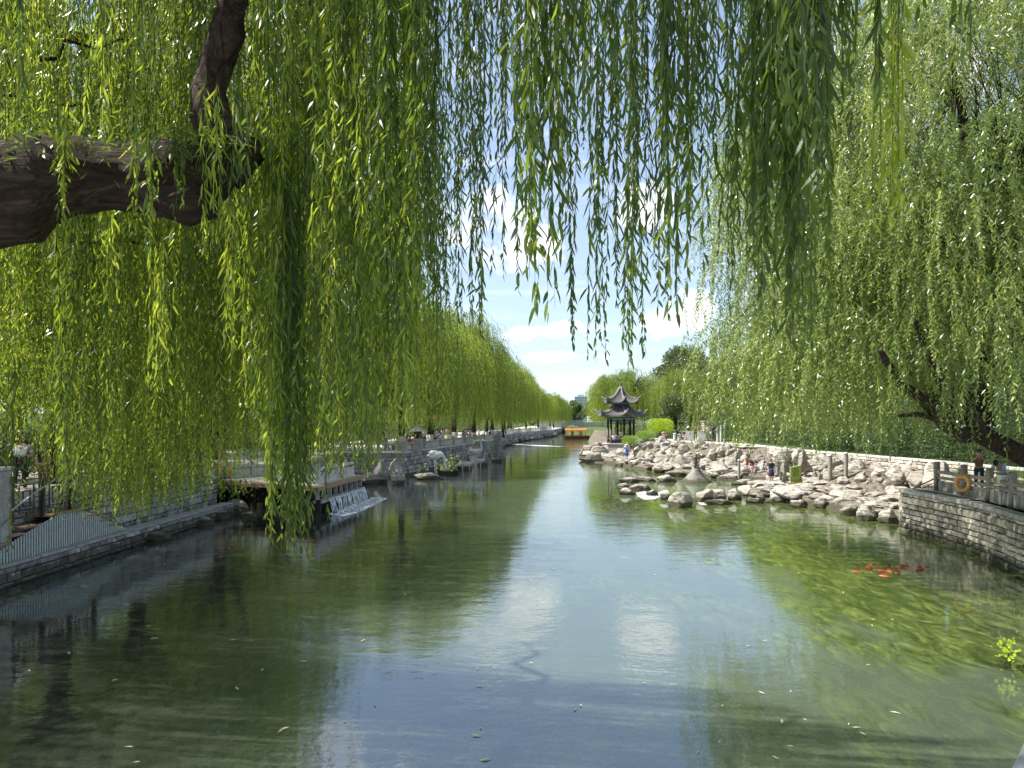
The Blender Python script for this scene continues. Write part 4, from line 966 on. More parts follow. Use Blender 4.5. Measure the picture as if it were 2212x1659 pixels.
# closest shoots, long leaves; overhead shade is put into their lowered tone
for px, D, yb_, n, spr in ((526, 3.0, 290, 4, .03), (534, 2.9, 265, 4, .03), (546, 2.9, 318, 5, .035), (556, 3.0, 250, 5, .04), (540, 2.9, 180, 8, .06), (560, 2.9, 140, 8, .07), (620, 3.3, 130, 5, .07), (585, 3.1, 110, 6, .07), (670, 3.1, 332, 6, .045), (684, 3.2, 300, 6, .045), (676, 3.2, 180, 7, .07), (700, 3.2, 130, 7, .08),
                       (725, 3.2, 190, 5, .05), (790, 3.1, 355, 5, .04), (780, 3.0, 300, 7, .06), (770, 3.1, 260, 7, .06), (798, 3.0, 240, 8, .07), (812, 2.9, 200, 9, .08), (790, 2.9, 150, 10, .11), (825, 3.0, 130, 8, .08), (785, 3.3, 340, 5, .05), (775, 3.4, 200, 8, .1), (840, 3.1, 95, 5, .05), (756, 3.2, 220, 5, .06),
                       (878, 3.0, 110, 4, .035), (905, 3.0, 50, 3, .04), (930, 3.1, 22, 4, .08), (958, 3.0, 68, 2, .02), (965, 3.0, 48, 3, .03), (985, 3.1, 20, 3, .05)):
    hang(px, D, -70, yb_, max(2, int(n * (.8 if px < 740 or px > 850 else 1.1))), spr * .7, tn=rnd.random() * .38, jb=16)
n_dark = len(S)
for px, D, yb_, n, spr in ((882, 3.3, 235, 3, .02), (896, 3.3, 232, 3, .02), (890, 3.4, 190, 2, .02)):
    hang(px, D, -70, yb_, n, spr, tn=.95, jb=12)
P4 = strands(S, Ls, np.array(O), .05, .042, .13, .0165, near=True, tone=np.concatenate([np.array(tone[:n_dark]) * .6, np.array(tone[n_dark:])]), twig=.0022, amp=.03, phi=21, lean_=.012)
# overhead canopy, above the frame: shades the hanging shoots and the near water
N_ = 5000; cx = rng.uniform(-12, 3.5, N_); cy = rng.uniform(-1.5, 9.0, N_); keepc = (rng.random(N_) < np.where(cx < -5.5, .25, 1.0)) & ((np.sin(cx * 1.9) + np.cos(cy * 1.6 + cx) + rng.normal(0, .35, N_)) > -.35); cx = cx[keepc]; cy = cy[keepc]
S6 = np.stack([cx, cy, 12.2 + rng.normal(0, .8, len(cx)) + .18 * np.maximum(cy - 4, 0)], 1) - np.array([-8.6, 5.0, LZ])
P6 = strands(S6, rng.uniform(1.2, 2.6, len(cx)), rng.normal(0, .5, (len(cx), 2)), .8, .05, .17, .034, amp=.1, phi=40)
# leaves sprouting on the limb itself
n = 420; tpos = rng.random(n); pa = np.array([P(-20, 172, 5.2), P(20, 140, 5.2), P(90, 136, 5.2), P(160, 150, 5.2), P(205, 142, 5.15), P(245, 150, 5.1)]) - np.array([-8.6, 5.0, LZ])
ii = np.clip(tpos * 5, 0, 4.999); i0 = ii.astype(int); pp = pa[i0] * (1 - (ii - i0))[:, None] + pa[np.minimum(i0 + 1, 5)] * (ii - i0)[:, None]
pp += rng.normal(size=(n, 3)) * np.array([.08, .06, .09]); dd = rng.normal(size=(n, 3)) * .6 + np.array([0, -.5, -.5]); dd /= np.linalg.norm(dd, axis=1)[:, None]
P5 = [leaf_arrays(pp, dd, rng.uniform(.07, .12, n), rng.uniform(.012, .018, n), True, rng.random(n) * .5)]
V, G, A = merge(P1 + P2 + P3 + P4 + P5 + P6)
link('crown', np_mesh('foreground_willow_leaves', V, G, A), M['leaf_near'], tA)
print('foreground faces', sum(len(g) for g in G))

# ------------------------------------------------------------------ willows of both banks
big = willow('big_willow', 7.4, 15.0, 3.0, 190, 16, .15, .028, .055, (2.5, 6.5), .38, stop=(2.0, 3.6))
mid1 = willow('mid_willow', 6.6, 13.2, 3.0, 115, 19, .25, .052, .13, (3, 8.0), .34, low=.25, stop=(1.2, 3.2))
mid2 = willow('mid_willow', 6.8, 12.6, 2.8, 110, 20, .25, .052, .13, (3, 7.5), .34, low=.25, stop=(1.2, 3.2))
mid3 = willow('mid_willow', 6.2, 13.6, 3.2, 110, 20, .25, .052, .13, (3, 8.0), .34, low=.25, stop=(1.2, 3.2))
def edge_x(y): return float(np.interp(y, [-10, 38, 62, 115, 174, 246, 380], [-15.3, -15.3, -8.9, -1.4, .5, 13.3, 27]))
for (x, y, rz, s, lb) in ((-16.3, 27, .3, 1.1, 'big willow whose dark trunk stands behind the slatted stairs'), (-18.5, 37, 2.2, 1.08, 'big willow standing left of the waterfall deck'),
                          (-19.5, 50, 4.0, 1.1, 'big willow standing behind the waterfall deck'), (-21.0, 16, 5.2, 1.1, 'big willow at the left edge behind the nearest curtain of shoots')):
    plant_tree('willow_tree', big, (x, y, LZ), rz, s, lb, 'willows on the left promenade', M['leaf_row'])
row = [66, 75.5, 86, 97, 109, 122, 137, 155, 176, 198, 224, 255, 292, 335]
names = ['nearest', 'second', 'third', 'fourth', 'fifth', 'sixth', 'seventh', 'eighth', 'ninth', 'tenth', 'eleventh', 'twelfth', 'thirteenth', 'farthest']
for i, y in enumerate(row):
    x = edge_x(y) - 1.9 + rnd.gauss(0, .4)
    rs = rnd.uniform(.80, .95); plant_tree('willow_tree', (mid1, mid2, mid3)[i % 3], (x + .4, y, LZ), rnd.random() * 6.28, rs,
               names[i] + ' willow of the straight row along the baluster wall and the left bank', 'willows in a row along the left bank', M['leaf_row'], whitewash=i < 6, sz=rs * rnd.uniform(1.05, 1.3))
for i, y in enumerate((70, 92, 116, 145, 185, 230)):
    plant_tree('willow_tree', (mid2, mid3, mid1)[i % 3], (edge_x(y) - 11 - rnd.random() * 3, y, LZ), rnd.random() * 6.28, 1.08,
               'willow behind the left bank row, partly hidden by it', 'second row of willows on the left', M['leaf_row'])
for i, (x, y, s) in enumerate(((-27, 30, 1.1), (-29, 44, 1.15), (-26, 58, 1.1), (-34, 24, 1.2), (-31, 70, 1.1))):
    crown_tree('broadleaf_tree', (x, y, LZ + 1.0), 6.0 * s, 13 * s, 2.5, 26000, .30, .17, M['leaf_dark'], 'dark broadleaf tree on the hillside behind the left promenade', 'trees on the left hillside')
# right bank: the leaning willow
right_w = willow('leaning_willow', 7.6, 18.6, 2.6, 760, 19, .16, .036, .045, (.8, 3.6), .36, lean=(-3.3, .8), low=.68, phi=42, stop=(1.0, 2.6), lowr=(.12, .8), clear=lambda q: 3.6 if q.x > -6.0 and q.y < 3.5 else 0)
t = plant_tree('willow_tree', right_w, (18.5, 24.2, 1.78), 0, 1.0, 'broad pale green willow leaning in from the right edge over the quay', None, M['leaf_right'])
mb = MB()
for pts_, r_ in (([(966, 436, 24), (945, 424, 23), (924, 400, 21.5), (900, 384, 20), (880, 350, 19)], .26), ([(985, 432, 24.5), (966, 410, 23), (945, 388, 21.5), (930, 360, 20), (915, 320, 19)], .24), ([(966, 434, 24.5), (940, 420, 23), (919, 414, 21.5), (898, 416, 21)], .15),
                 ([(990, 430, 25), (990, 410, 25.4), (994, 380, 25.8), (1000, 320, 26)], .15), ([(1024, 300, 23.5), (990, 290, 23), (960, 278, 22.5), (900, 270, 22), (850, 276, 22.5), (810, 290, 23)], .12), ([(1060, 400, 25), (1024, 330, 25), (985, 285, 25), (975, 260, 25)], .25)):
    q = []
    for i in range(len(pts_) - 1):
        for k in range(3): q.append(tuple(pts_[i][j] + (pts_[i + 1][j] - pts_[i][j]) * k / 3 for j in range(3)))
    q.append(pts_[-1]); w3 = [Vector(P(*p)) - Vector((18.5, 24.2, 1.78)) for p in q]
    mb.tube(w3, [r_ * (1 - .75 * i / (len(w3) - 1)) for i in range(len(w3))], 8, jit=.3)
mb.build('limb', M['bark'], t, True)
for (x, y, rz, s, m_, lb) in ((26.5, 33.5, 1, 1.22, big, 'tall willow directly behind the leaning one at the right edge'), (27.5, 47, 1, .95, mid1, 'willow behind the retaining wall on the right bank'), (28, 62, 2, .95, mid2, 'willow right of the paved walk where people stand'), (33, 36, 3, 1.1, mid3, 'willow at the far right behind the leaning one'),
                          (18.5, 118, 4, .86, mid2, 'willow directly behind the pavilion'), (26, 110, 5, .80, mid1, 'willow behind and right of the pavilion'), (19.5, 140, .5, .85, mid3, 'willow left of the pavilion, farther along the right bank'),
                          (32, 84, .8, .9, mid3, 'willow behind the steps on the right bank'), (24, 165, 2.5, .8, mid1, 'distant willow on the right bank beyond the boat')):
    plant_tree('willow_tree', m_, (x, y, 2.3), rz, s, lb, 'willows on the right bank', M['leaf_row'])
crown_tree('broadleaf_tree', (29.5, 132, 2.2), 7.2, 16.2, 4, 26000, .42, .26, M['leaf_grey'], 'tall grey green broadleaf tree crowning the view behind the pavilion', nb=34)
crown_tree('broadleaf_tree', (36, 120, 2.2), 5.5, 13.5, 4, 14000, .42, .26, M['leaf_grey'], 'lower grey green broadleaf tree right of the tallest one', nb=24)
crown_tree('magnolia_tree', (21.3, 97, 2.4), 2.9, 6.3, 1.5, 7000, .27, .13, M['leaf_dark'], 'small dark glossy magnolia tree beside the lime topiary', nb=22, r0=.12)
crown_tree('conifer_tree', (24.2, 92, 2.4), 2.9, 9.9, 1.4, 16000, .22, .05, M['leaf_olive'], 'olive green conifer tree above the steps', nb=44, cone=True, r0=.16)
for i, (x, y, s) in enumerate(((12, 425, 1), (24, 430, 1.15), (36, 428, 1.0), (50, 425, 1.1), (2, 430, 1.1), (-12, 428, 1.0), (64, 430, 1.2))):
    crown_tree('broadleaf_tree', (x, y, 2), 8 * s, 16 * s, 3, 6000, .9, .6, M['leaf_dark'], 'distant round tree closing the far end of the canal', 'trees at the far end of the canal', nb=14)

def shrub(name, loc, r, n, leafL, leafW, mat, label, cat='shrub', group=None, blobs=None, stem=True):
    t = thing(name, label, cat, loc, 0, group)
    bl = blobs or [(0, 0, r[2] * .1, r[0], r[1], r[2])]
    V, G, A = merge([blob_leaves(n, bl, leafL, leafW, .5, .18)]); keep = V
    link('foliage', np_mesh('foliage', V, G, A), mat, t)
    if stem:
        m_ = MB(); m_.tube([(0, 0, -1.3 if stem is True else -stem), (.05, 0, -.4), (0, 0, .2)], [.09, .07, .04], 7)
        for k in range(6): m_.tube([(0, 0, -.1), (r[0] * .6 * math.cos(k), r[1] * .6 * math.sin(k), r[2] * .5)], [.04, .015], 5)
        m_.build('stem', M['bark'], t, True)
    return t
def dome(w_, h): return [(w_ * .5 * .52 * math.cos(a) * q, w_ * .5 * .52 * math.sin(a) * q, h * (.45 if q else .5), w_ * .5 * .5, w_ * .5 * .5, h * .5) for a, q in [(0, 0)] + [(k * math.pi / 4, 1) for k in range(8)]]
x, y, _ = P(660, 431, 88); shrub('lime_topiary', (x, y, 3.45), (1.6, 1.6, .8), 7000, .10, .07, M['leaf_lime'], 'bright yellow green mushroom shaped clipped tree', 'topiary', blobs=dome(3.2, 1.6), stem=1.3)
x, y, _ = P(646, 440, 87); shrub('clipped_mound', (x, y, 2.5), (1, 1, .5), 4500, .09, .05, M['leaf_mound'], 'larger clipped green mound below the lime topiary', 'topiary', blobs=dome(2.2, 1.15), stem=.5)
x, y, _ = P(630.5, 446, 85.5); shrub('clipped_mound', (x, y, 2.05), (1, 1, .5), 4000, .09, .05, M['leaf_mound'], 'smaller clipped green mound right beside the pavilion', 'topiary', blobs=dome(2.0, 1.0), stem=.5)
hb = [(rnd.uniform(-1, 1), yy_, rnd.uniform(.8, 2.3), 1.6, 1.6, 1.5) for yy_ in np.linspace(-15, 15, 46)]
t = shrub('hedge', (25.6, 49, 2.4), (1, 1, 1), 42000, .16, .07, M['leaf_dark'], 'tall dark hedge behind the curved retaining wall', 'hedge', blobs=hb, stem=False)
hb = [(xx_, rnd.uniform(-.5, .5), rnd.uniform(.5, 1.1), 1.2, 1.0, 1.0) for xx_ in np.linspace(-6, 5, 16)]
shrub('hedge', (20.5, 102, 2.3), (1, 1, 1), 9000, .16, .09, M['leaf_dark'], 'low dark hedge behind the pavilion and the topiaries', 'hedge', blobs=hb, stem=False)
for i, (x, y, s, lm, lb) in enumerate(((-20.5, 28, 1.3, 'leaf_grey', 'pale leaved bush behind the bent man in white'), (-22, 34, 1.6, 'leaf_dark', 'dark bush on the slope behind the lattice railing'), (-23, 22, 1.5, 'leaf_dark', 'dark bush at the far left edge'), (-22, 42, 1.6, 'leaf_row', 'green bush behind the person with the umbrella'), (-24, 50, 1.8, 'leaf_dark', 'dark bush behind the deck'))):
    bl = [(rnd.gauss(0, .8) * s, rnd.gauss(0, .8) * s, rnd.uniform(.3, 1.1) * s, .8 * s, .8 * s, .6 * s) for _ in range(9)]
    shrub('bush', (x, y, LZ + .2), (1, 1, 1), 6000, .13, .06, M[lm], lb, 'bush', 'bushes behind the left promenade', blobs=bl, stem=.3)
for i, (xc, yc, lb) in enumerate(((27, 72, 'hedge behind the paved walk on the right bank'), (29, 86, 'hedge behind the steps on the right bank'), (30, 105, 'hedge behind the magnolia tree'), (36, 60, 'hedge deep in the garden behind the right willows'))):
    hb = [(rnd.uniform(-1.2, 1.2), q, rnd.uniform(.6, 3.0), 1.8, 1.9, 1.6) for q in np.linspace(-8, 8, 18)]
    shrub('hedge', (xc, yc, 2.35), (1, 1, 1), 12000, .22, .11, M['leaf_dark'], lb, 'hedge', blobs=hb, stem=False)
for i, (y0, y1) in enumerate(((62, 84), (86, 108), (110, 134), (136, 170), (172, 215))):
    yc = (y0 + y1) / 2; xc = edge_x(yc) - 13.5; sl_ = (edge_x(y1) - edge_x(y0)) / (y1 - y0)
    hb = [(sl_ * q + rnd.uniform(-1, 1), q, rnd.uniform(.8, 2.4), 1.7, 1.9, 1.6) for q in np.linspace(y0 - yc, y1 - yc, 16)]
    shrub('hedge', (xc, yc, LZ), (1, 1, 1), 9000, .26, .13, M['leaf_dark'], 'dark hedge behind the shaded left promenade, %s stretch' % ('nearest', 'second', 'third', 'fourth', 'farthest')[i], 'hedge', blobs=hb, stem=False)
for px, D, z, sx, kd in ((596, 91, .7, 1.5, ROUND), (601, 90, .9, 1.2, ROUND), (590, 93, .5, 1.6, FLAT), (592, 96, .9, 1.4, ROUND), (588, 100, .7, 1.7, ROUND), (604, 88.6, .5, 1.3, FLAT), (597, 95, 1.3, 1.5, ROUND), (612, 88.3, .8, 1.1, FLAT), (622, 88, .9, 1.2, ROUND), (632, 88.2, 1.2, 1.0, ROUND), (590, 88.5, .3, 1.6, SHELF)):
    rock(kd, P(px, 0, D)[:2] + (z,), (sx, sx * .8, sx * .8), None, 'pale rough boulder packed round the foot of the pavilion', 'boulders round the pavilion foot')
# small plants in and by the water
def sprig(name, loc, s, mat, label, n=60, group=None):
    t = thing(name, label, 'plant', loc, 0, group); m_ = MB(); m_.tube([(0, 0, -.3), (.02, 0, 0), (0, .02, s * .6)], [.02, .018, .008], 6); m_.build('stem', M['bark'], t)
    p = rng.normal(size=(n, 3)) * np.array([.3, .3, .22]) * s + np.array([0, 0, s * .7]); d = rng.normal(size=(n, 3)) + np.array([0, 0, .6]); d /= np.linalg.norm(d, axis=1)[:, None]
    V, G, A = merge([leaf_arrays(p, d, rng.uniform(.10, .2, n) * s * 1.1, rng.uniform(.07, .11, n) * s * 1.3)]); link('leaves', np_mesh('leaves', V, G, A), mat, t); return t
x, y, z = W(1009, 668); sprig('water_plant', (x, y, 0), .50, M['leaf_lime'], 'small bright yellow green plant standing in the dark water at the right edge', 60)
x, y, z = W(447, 477.5); sprig('water_plant', (x, y, .1), 1.5, M['leaf_lime'], 'yellowish plant at the wall foot right of the bent crane', 60)
x, y, z = W(423, 480); sprig('water_plant', (x, y, .1), 1.1, M['leaf_olive'], 'pale plant at the wall foot left of the bent crane', 40)
x, y, z = W(240, 512); sprig('water_plant', (x, y, .3), 1.2, M['leaf_olive'], 'leafy tuft on the end of the dark plinth beside the deck', 90)
x, y, z = W(632, 449, 1.2); sprig('water_plant', (x, y, .9), .9, M['leaf_mound'], 'small green tuft at the foot of the pavilion base', 50)
x, y, z = W(700, 512); sprig('water_plant', (x - .8, y + 2.2, .25), .8, M['leaf_mound'], 'green tuft growing among the spit boulders', 50)

# ------------------------------------------------------------------ pavilion
def roof_mesh(r0, rc, zt, ze, lift, nu=22, nv=12):
    vs = []; fs = []
    for s_ in range(6):
        a0, a1 = s_ * math.pi / 3, (s_ + 1) * math.pi / 3; b = len(vs)
        for j in range(nv + 1):
            v_ = j / nv; r = r0 + (rc - r0) * v_; z = ze + (zt - ze) * (1 - v_) ** 1.9
            for i in range(nu + 1):
                u_ = i / nu; A_ = Vector((math.cos(a0), math.sin(a0))) * r; B_ = Vector((math.cos(a1), math.sin(a1))) * r; q = A_.lerp(B_, u_)
                e = abs(2 * u_ - 1); q *= 1 - .07 * v_ * (1 - e ** 2); zz = z + lift * v_ ** 2.5 * e ** 3.2
                if 0 < i < nu: zz += (.045 if i % 2 else -.02) * (v_ > .02)
                vs.append((q.x, q.y, zz))
        for j in range(nv):
            for i in range(nu):
                p = b + j * (nu + 1) + i; fs.append((p, p + nu + 1, p + nu + 2, p + 1))
    m_ = MB(); m_.add(vs, fs); return m_
def hips(r0, rc, zt, ze, lift, rad=.08):
    m_ = MB()
    for s_ in range(6):
        a = s_ * math.pi / 3; p = []
        for j in range(11):
            v_ = j / 10; r = r0 + (rc - r0) * v_; p.append((math.cos(a) * r, math.sin(a) * r, ze + (zt - ze) * (1 - v_) ** 1.9 + lift * v_ ** 2.5 + .05))
        p.append((math.cos(a) * (rc + .12), math.sin(a) * (rc + .12), p[-1][2] + .16)); m_.tube(p, [rad] * 11 + [rad * .5], 6)
        for k in (6, 8): m_.ball((p[k][0], p[k][1], p[k][2] + .13), (.06, .06, .1), 6, 4)
    return m_
px_, py_ = 13.35, 92.0
t = thing('pavilion', 'hexagonal timber pavilion with two tiers of upturned grey tile roofs', 'pavilion', (px_, py_, 1.93), R(-90 + 6)); b0 = 1.93
mb = MB(); mb.lathe([(2.25, -1.2), (2.2, -.02)], n=6); mb.build('stone_base', M['stone'], t, bevel=.03)
mb = MB(); mb.lathe([(2.32, -.02), (2.32, .1)], n=6); mb.build('plinth', M['stone_light'], t)
for k in range(6):
    a = k * math.pi / 3; mb = MB(); mb.lathe([(.2, .1), (.2, .2), (.13, .26), (.125, 3.05)], (0, 0, 0), 12); mb.build('column', M['darkwood'], t, True, loc=(1.62 * math.cos(a), 1.62 * math.sin(a), 0))
def hexring(r, z, h, th, mat, nm, skip=()):
    m_ = MB()
    for k in range(6):
        if k in skip: continue
        a0, a1 = k * math.pi / 3, (k + 1) * math.pi / 3; p = Vector((math.cos(a0) * r, math.sin(a0) * r, 0)); q = Vector((math.cos(a1) * r, math.sin(a1) * r, 0)); c = (p + q) / 2; d = q - p
        m_.box((c.x, c.y, z + h / 2), (d.length, th, h), math.atan2(d.y, d.x))
    m_.build(nm, mat, t)
hexring(1.62, 2.72, .2, .1, M['blue'], 'lintel_beam'); hexring(1.62, 2.98, .14, .16, M['teal'], 'painted_beam'); hexring(1.95, 3.1, .16, .1, M['blue'], 'bracket_ring'); hexring(1.5, 2.5, .08, .05, M['darkwood'], 'fretwork')
hexring(1.66, .45, .09, .32, M['darkwood'], 'bench', (0,)); hexring(1.78, .8, .06, .06, M['darkwood'], 'back_rail', (0,)); hexring(1.66, .12, .33, .05, M['darkwood'], 'bench_panel', (0,))
o = roof_mesh(1.05, 3.25, 4.62, 3.42, .62).build('lower_roof', M['tile'], t); md = o.modifiers.new('s', 'SOLIDIFY'); md.thickness = .1
hips(1.05, 3.25, 4.62, 3.42, .62).build('lower_roof_ridge', M['ridge'], t, True)
mb = MB(); mb.lathe([(1.0, 4.2), (1.0, 4.75)], n=6); mb.build('upper_drum', M['darkwood'], t); hexring(1.0, 4.72, .16, .12, M['blue'], 'drum_beam'); hexring(1.12, 4.9, .12, .12, M['teal'], 'drum_painted_beam')
o = roof_mesh(.12, 2.35, 6.95, 5.02, .62).build('upper_roof', M['tile'], t); md = o.modifiers.new('s', 'SOLIDIFY'); md.thickness = .1
hips(.12, 2.35, 6.95, 5.02, .62).build('upper_roof_ridge', M['ridge'], t, True)
mb = MB(); mb.lathe([(.26, 6.85), (.2, 7.0), (.1, 7.05), (.16, 7.18), (.17, 7.28), (.08, 7.4), (.11, 7.5), (.03, 7.62), (.01, 7.75)]); mb.build('finial', M['tile'], t, True)
# terrace around the pavilion and low edge
mb = MB(); mb.lathe([(3.1, -2.6), (2.95, -1.15)], n=10); mb.build('lower_terrace', M['stone'], t, bevel=.05)

# ------------------------------------------------------------------ waterfall deck
t = thing('waterfall_deck', 'low timber edged deck on dark walls with water pouring from its right side', 'deck', (-13, 41, 0))
def dl(p): return (p[0] + 13, p[1] - 41)
dk = [dl(p) for p in ((-16.5, 41.3), (-9.5, 36.7), (-8.9, 45.2), (-13.2, 46.6))]
mb = MB(); mb.prism(dk, 1.18, 1.40); mb.build('deck_slab', M['brownwood'], t, bevel=.02)
inn = [dl(p) for p in ((-16.3, 41.5), (-10.0, 37.35), (-9.5, 45.0), (-13.2, 46.3))]
mb = MB(); mb.prism(inn, -.9, 1.17); mb.build('core', M['black_soil'], t)
paving_top = MB(); paving_top.prism([dl(p) for p in ((-16.2, 41.5), (-9.75, 37.25), (-9.2, 44.9), (-13.1, 46.3))], 1.405, 1.43); paving_top.build('deck_paving', M['paving'], t)
mb = MB()
A_, B_ = Vector(dl((-9.62, 37.1))), Vector(dl((-9.1, 45.0)))
for i in range(9):
    p = A_.lerp(B_, i / 8); mb.box((p.x, p.y, .93), (.16, .14, .5)) 
mb.box(((A_.x + B_.x) / 2, (A_.y + B_.y) / 2, .64), (.5, 8.0, .14), R(-3.7)); mb.build('weir_ledge', M['stone'], t)
mb = MB()
for i in range(6):
    p = Vector(dl((-15.9, 40.9))).lerp(Vector(dl((-9.9, 37.1))), i / 5); mb.box((p.x, p.y, .5), (.14, .14, 1.36))
for i in range(2):
    p = A_.lerp(B_, (0.0, 1.0)[i]); mb.box((p.x + .05, p.y, .1), (.22, .22, 1.3))
mb.build('support_post', M['black_soil'], t)
mb = MB(); gx = 28; gz = 8; vs = []; fs = []
seg = 0
for i in range(7):
    s0, s1 = .10 + i * .125, .10 + i * .125 + .108
    b = len(vs)
    for a in range(5):
        for k in range(gz + 1):
            q = A_.lerp(B_, s0 + (s1 - s0) * a / 4); tt = k / gz; vs.append((q.x + .28 + .22 * math.sqrt(tt) + .02 * math.sin(a * 2 + i), q.y, .71 - .73 * tt ** 1.3))
    for a in range(4):
        for k in range(gz): p = b + a * (gz + 1) + k; fs.append((p, p + gz + 1, p + gz + 2, p + 1))
mb.add(vs, fs); wf = thing('waterfall', 'thin white sheets of water falling from the right side of the deck', 'waterfall', (-9.0, 41, 0))
vs = [(x + .05 * noise.noise(Vector((x * 3, y * 3, z * 4))), y + .05 * noise.noise(Vector((y * 5, z * 3, 1))), z) for x, y, z in vs]
m_ = MB(); m_.add([(x - 4.0, y, z) for x, y, z in vs], fs); m_.build('falling_sheet', M['fall'], wf)
def foam_patch(pts_, parent=None, name='foam', label=None, z=.012):
    m_ = MB(); c = Vector((sum(p[0] for p in pts_) / len(pts_), sum(p[1] for p in pts_) / len(pts_), z))
    m_.add([(p[0], p[1], z) for p in pts_], [tuple(range(len(pts_)))]); o = m_.build(name, M['foam'], parent)
    if label: o['label'] = label; o['category'] = 'foam'; o['kind'] = 'stuff'
    return o
m_ = MB(); m_.add([(.25, -4.6, .012), (.9, -4.3, .012), (1.3, -2, .012), (1.45, 2, .012), (1.5, 4.3, .012), (.5, 4.4, .012), (.3, 1, .012)], [tuple(range(7))]); m_.build('churned_water', M['foam'], wf)
m_ = MB()
for i in range(170):
    q = rnd.uniform(-4.4, 4.3); m_.ball((.55 + q * .06 + rnd.gauss(0, .13), q, rnd.uniform(.0, .10)), rnd.uniform(.02, .07), 6, 4)
m_.build('splash', M['white'], wf, True)
p0, p1 = W(504, 443.6), W(565, 447)
t = thing('weir', 'low weir across the far canal marked by a white line of water', 'weir', (0, 0, 0))
mb = MB(); a = Vector(p0[:2]); b = Vector(p1[:2]); d = (b - a).normalized(); n_ = Vector((-d.y, d.x)); mb.prism([tuple(a), tuple(b), tuple(b + n_ * 1.0), tuple(a + n_ * 1.0)], -.8, .05); mb.build('sill', M['stone'], t)
mb = MB(); mb.add([(*(a - n_ * 1.8), .015), (*(b - n_ * 1.2), .015), (*(b), .06), (*(a), .06)], [(0, 1, 2, 3)]); mb.build('white_water', M['white'], t)
pts6 = [r5(490, 610), r5(560, 598), r5(640, 612), r5(735, 600), r5(720, 640), r5(650, 670), r5(560, 672), r5(500, 640)]
foam_patch([W(*p)[:2] for p in pts6], None, 'foam', 'pale rapid water spilling between the spit boulders')
pts6 = [r5(1035, 695), r5(1115, 700), r5(1110, 722), r5(1050, 716)]
foam_patch([W(*p)[:2] for p in pts6], None, 'foam', 'small white gush at the outlet beside the round boulder')

# ------------------------------------------------------------------ parapets and railings
def baluster_parapet(name, label, path, z, h=.72, step=.34, mat='stone', every=6.5):
    t = thing(name, label, 'parapet', (*path[0], z)); o_ = Vector(path[0]); top = MB(); bal = MB(); base = MB(); n = 0
    for a, b in zip(path, path[1:]):
        a = Vector(a) - o_; b = Vector(b) - o_; L = (b - a).length; rz = math.atan2(b.y - a.y, b.x - a.x); c = (a + b) / 2
        top.box((c.x, c.y, h - .07), (L, .26, .14), rz); base.box((c.x, c.y, .06), (L, .24, .12), rz)
        k = int(L / step)
        for i in range(k):
            p = a.lerp(b, (i + .5) / k); bal.lathe([(.07, .12), (.085, .2), (.05, .34), (.085, .48), (.06, h - .14)], (p.x, p.y, 0), 6)
        q = max(1, round(L / every))
        for i in range(q + 1):
            if i == 0 and n: continue
            p = a.lerp(b, i / q); pm = MB(); pm.box((0, 0, (h + .12) / 2), (.4, .4, h + .12), rz); pm.box((0, 0, h + .15), (.46, .46, .07), rz); pm.build('post', M[mat], t, bevel=.015, loc=(p.x, p.y, 0)); n += 1
    top.build('top_rail', M[mat], t, bevel=.01); base.build('base_rail', M[mat], t); bal.build('baluster_lattice', M['stone_light'], t, True); return t
baluster_parapet('parapet', 'long stone baluster parapet on the wall beyond the deck', [(-8.95, 62.3), (-6.4, 81), (-3.8, 99.5), (-1.7, 114.6)], 2.14)
baluster_parapet('parapet', 'short stone baluster parapet across the recess, left of the corner post', [(-14.0, 62.3), (-9.5, 62.3)], 2.14)
baluster_parapet('parapet', 'distant pale railing beyond the weir', [(-4.2, 122.5), (.2, 174), (12.8, 246)], 2.1, .9, .9, 'stone_light', 9)
def panel_parapet(label, path, z, h=.66):
    t = thing('parapet', label, 'parapet', (*path[0], z)); o_ = Vector(path[0])
    for a, b in zip(path, path[1:]):
        a = Vector(a) - o_; b = Vector(b) - o_; L = (b - a).length; k = max(1, round(L / 1.8)); rz = math.atan2(b.y - a.y, b.x - a.x)
        for i in range(k):
            p, q = a.lerp(b, i / k), a.lerp(b, (i + 1) / k); c = (p + q) / 2; l = (q - p).length
            m_ = MB(); m_.box((0, 0, h * .42), (l - .2, .1, h * .6), rz); m_.box((0, 0, h * .92), (l - .2, .2, h * .16), rz); m_.box((0, 0, .05), (l - .2, .18, .1), rz); m_.build('panel', M['stone_light'], t, bevel=.01, loc=(c.x, c.y, 0))
            m_ = MB(); m_.box((0, 0, h * .55), (.2, .2, h * 1.1), rz); m_.box((0, 0, h * 1.16), (.16, .16, h * .14), rz); m_.build('post', M['stone_light'], t, bevel=.012, loc=(p.x, p.y, 0))
    return t
panel_parapet('pale carved panel parapet along the deck’s right side', [(-9.9, 38.2), (-9.45, 44.8)], 1.43, .8)
panel_parapet('pale panel parapet above the rubble wall behind the hanging shoots', [(-15.5, 26.2), (-15.5, 38.6), (-16.95, 41.4)], LZ)
panel_parapet('low pale panel parapet along the back of the deck', [(-16.0, 42.2), (-13.3, 46.2)], 1.43, .7)
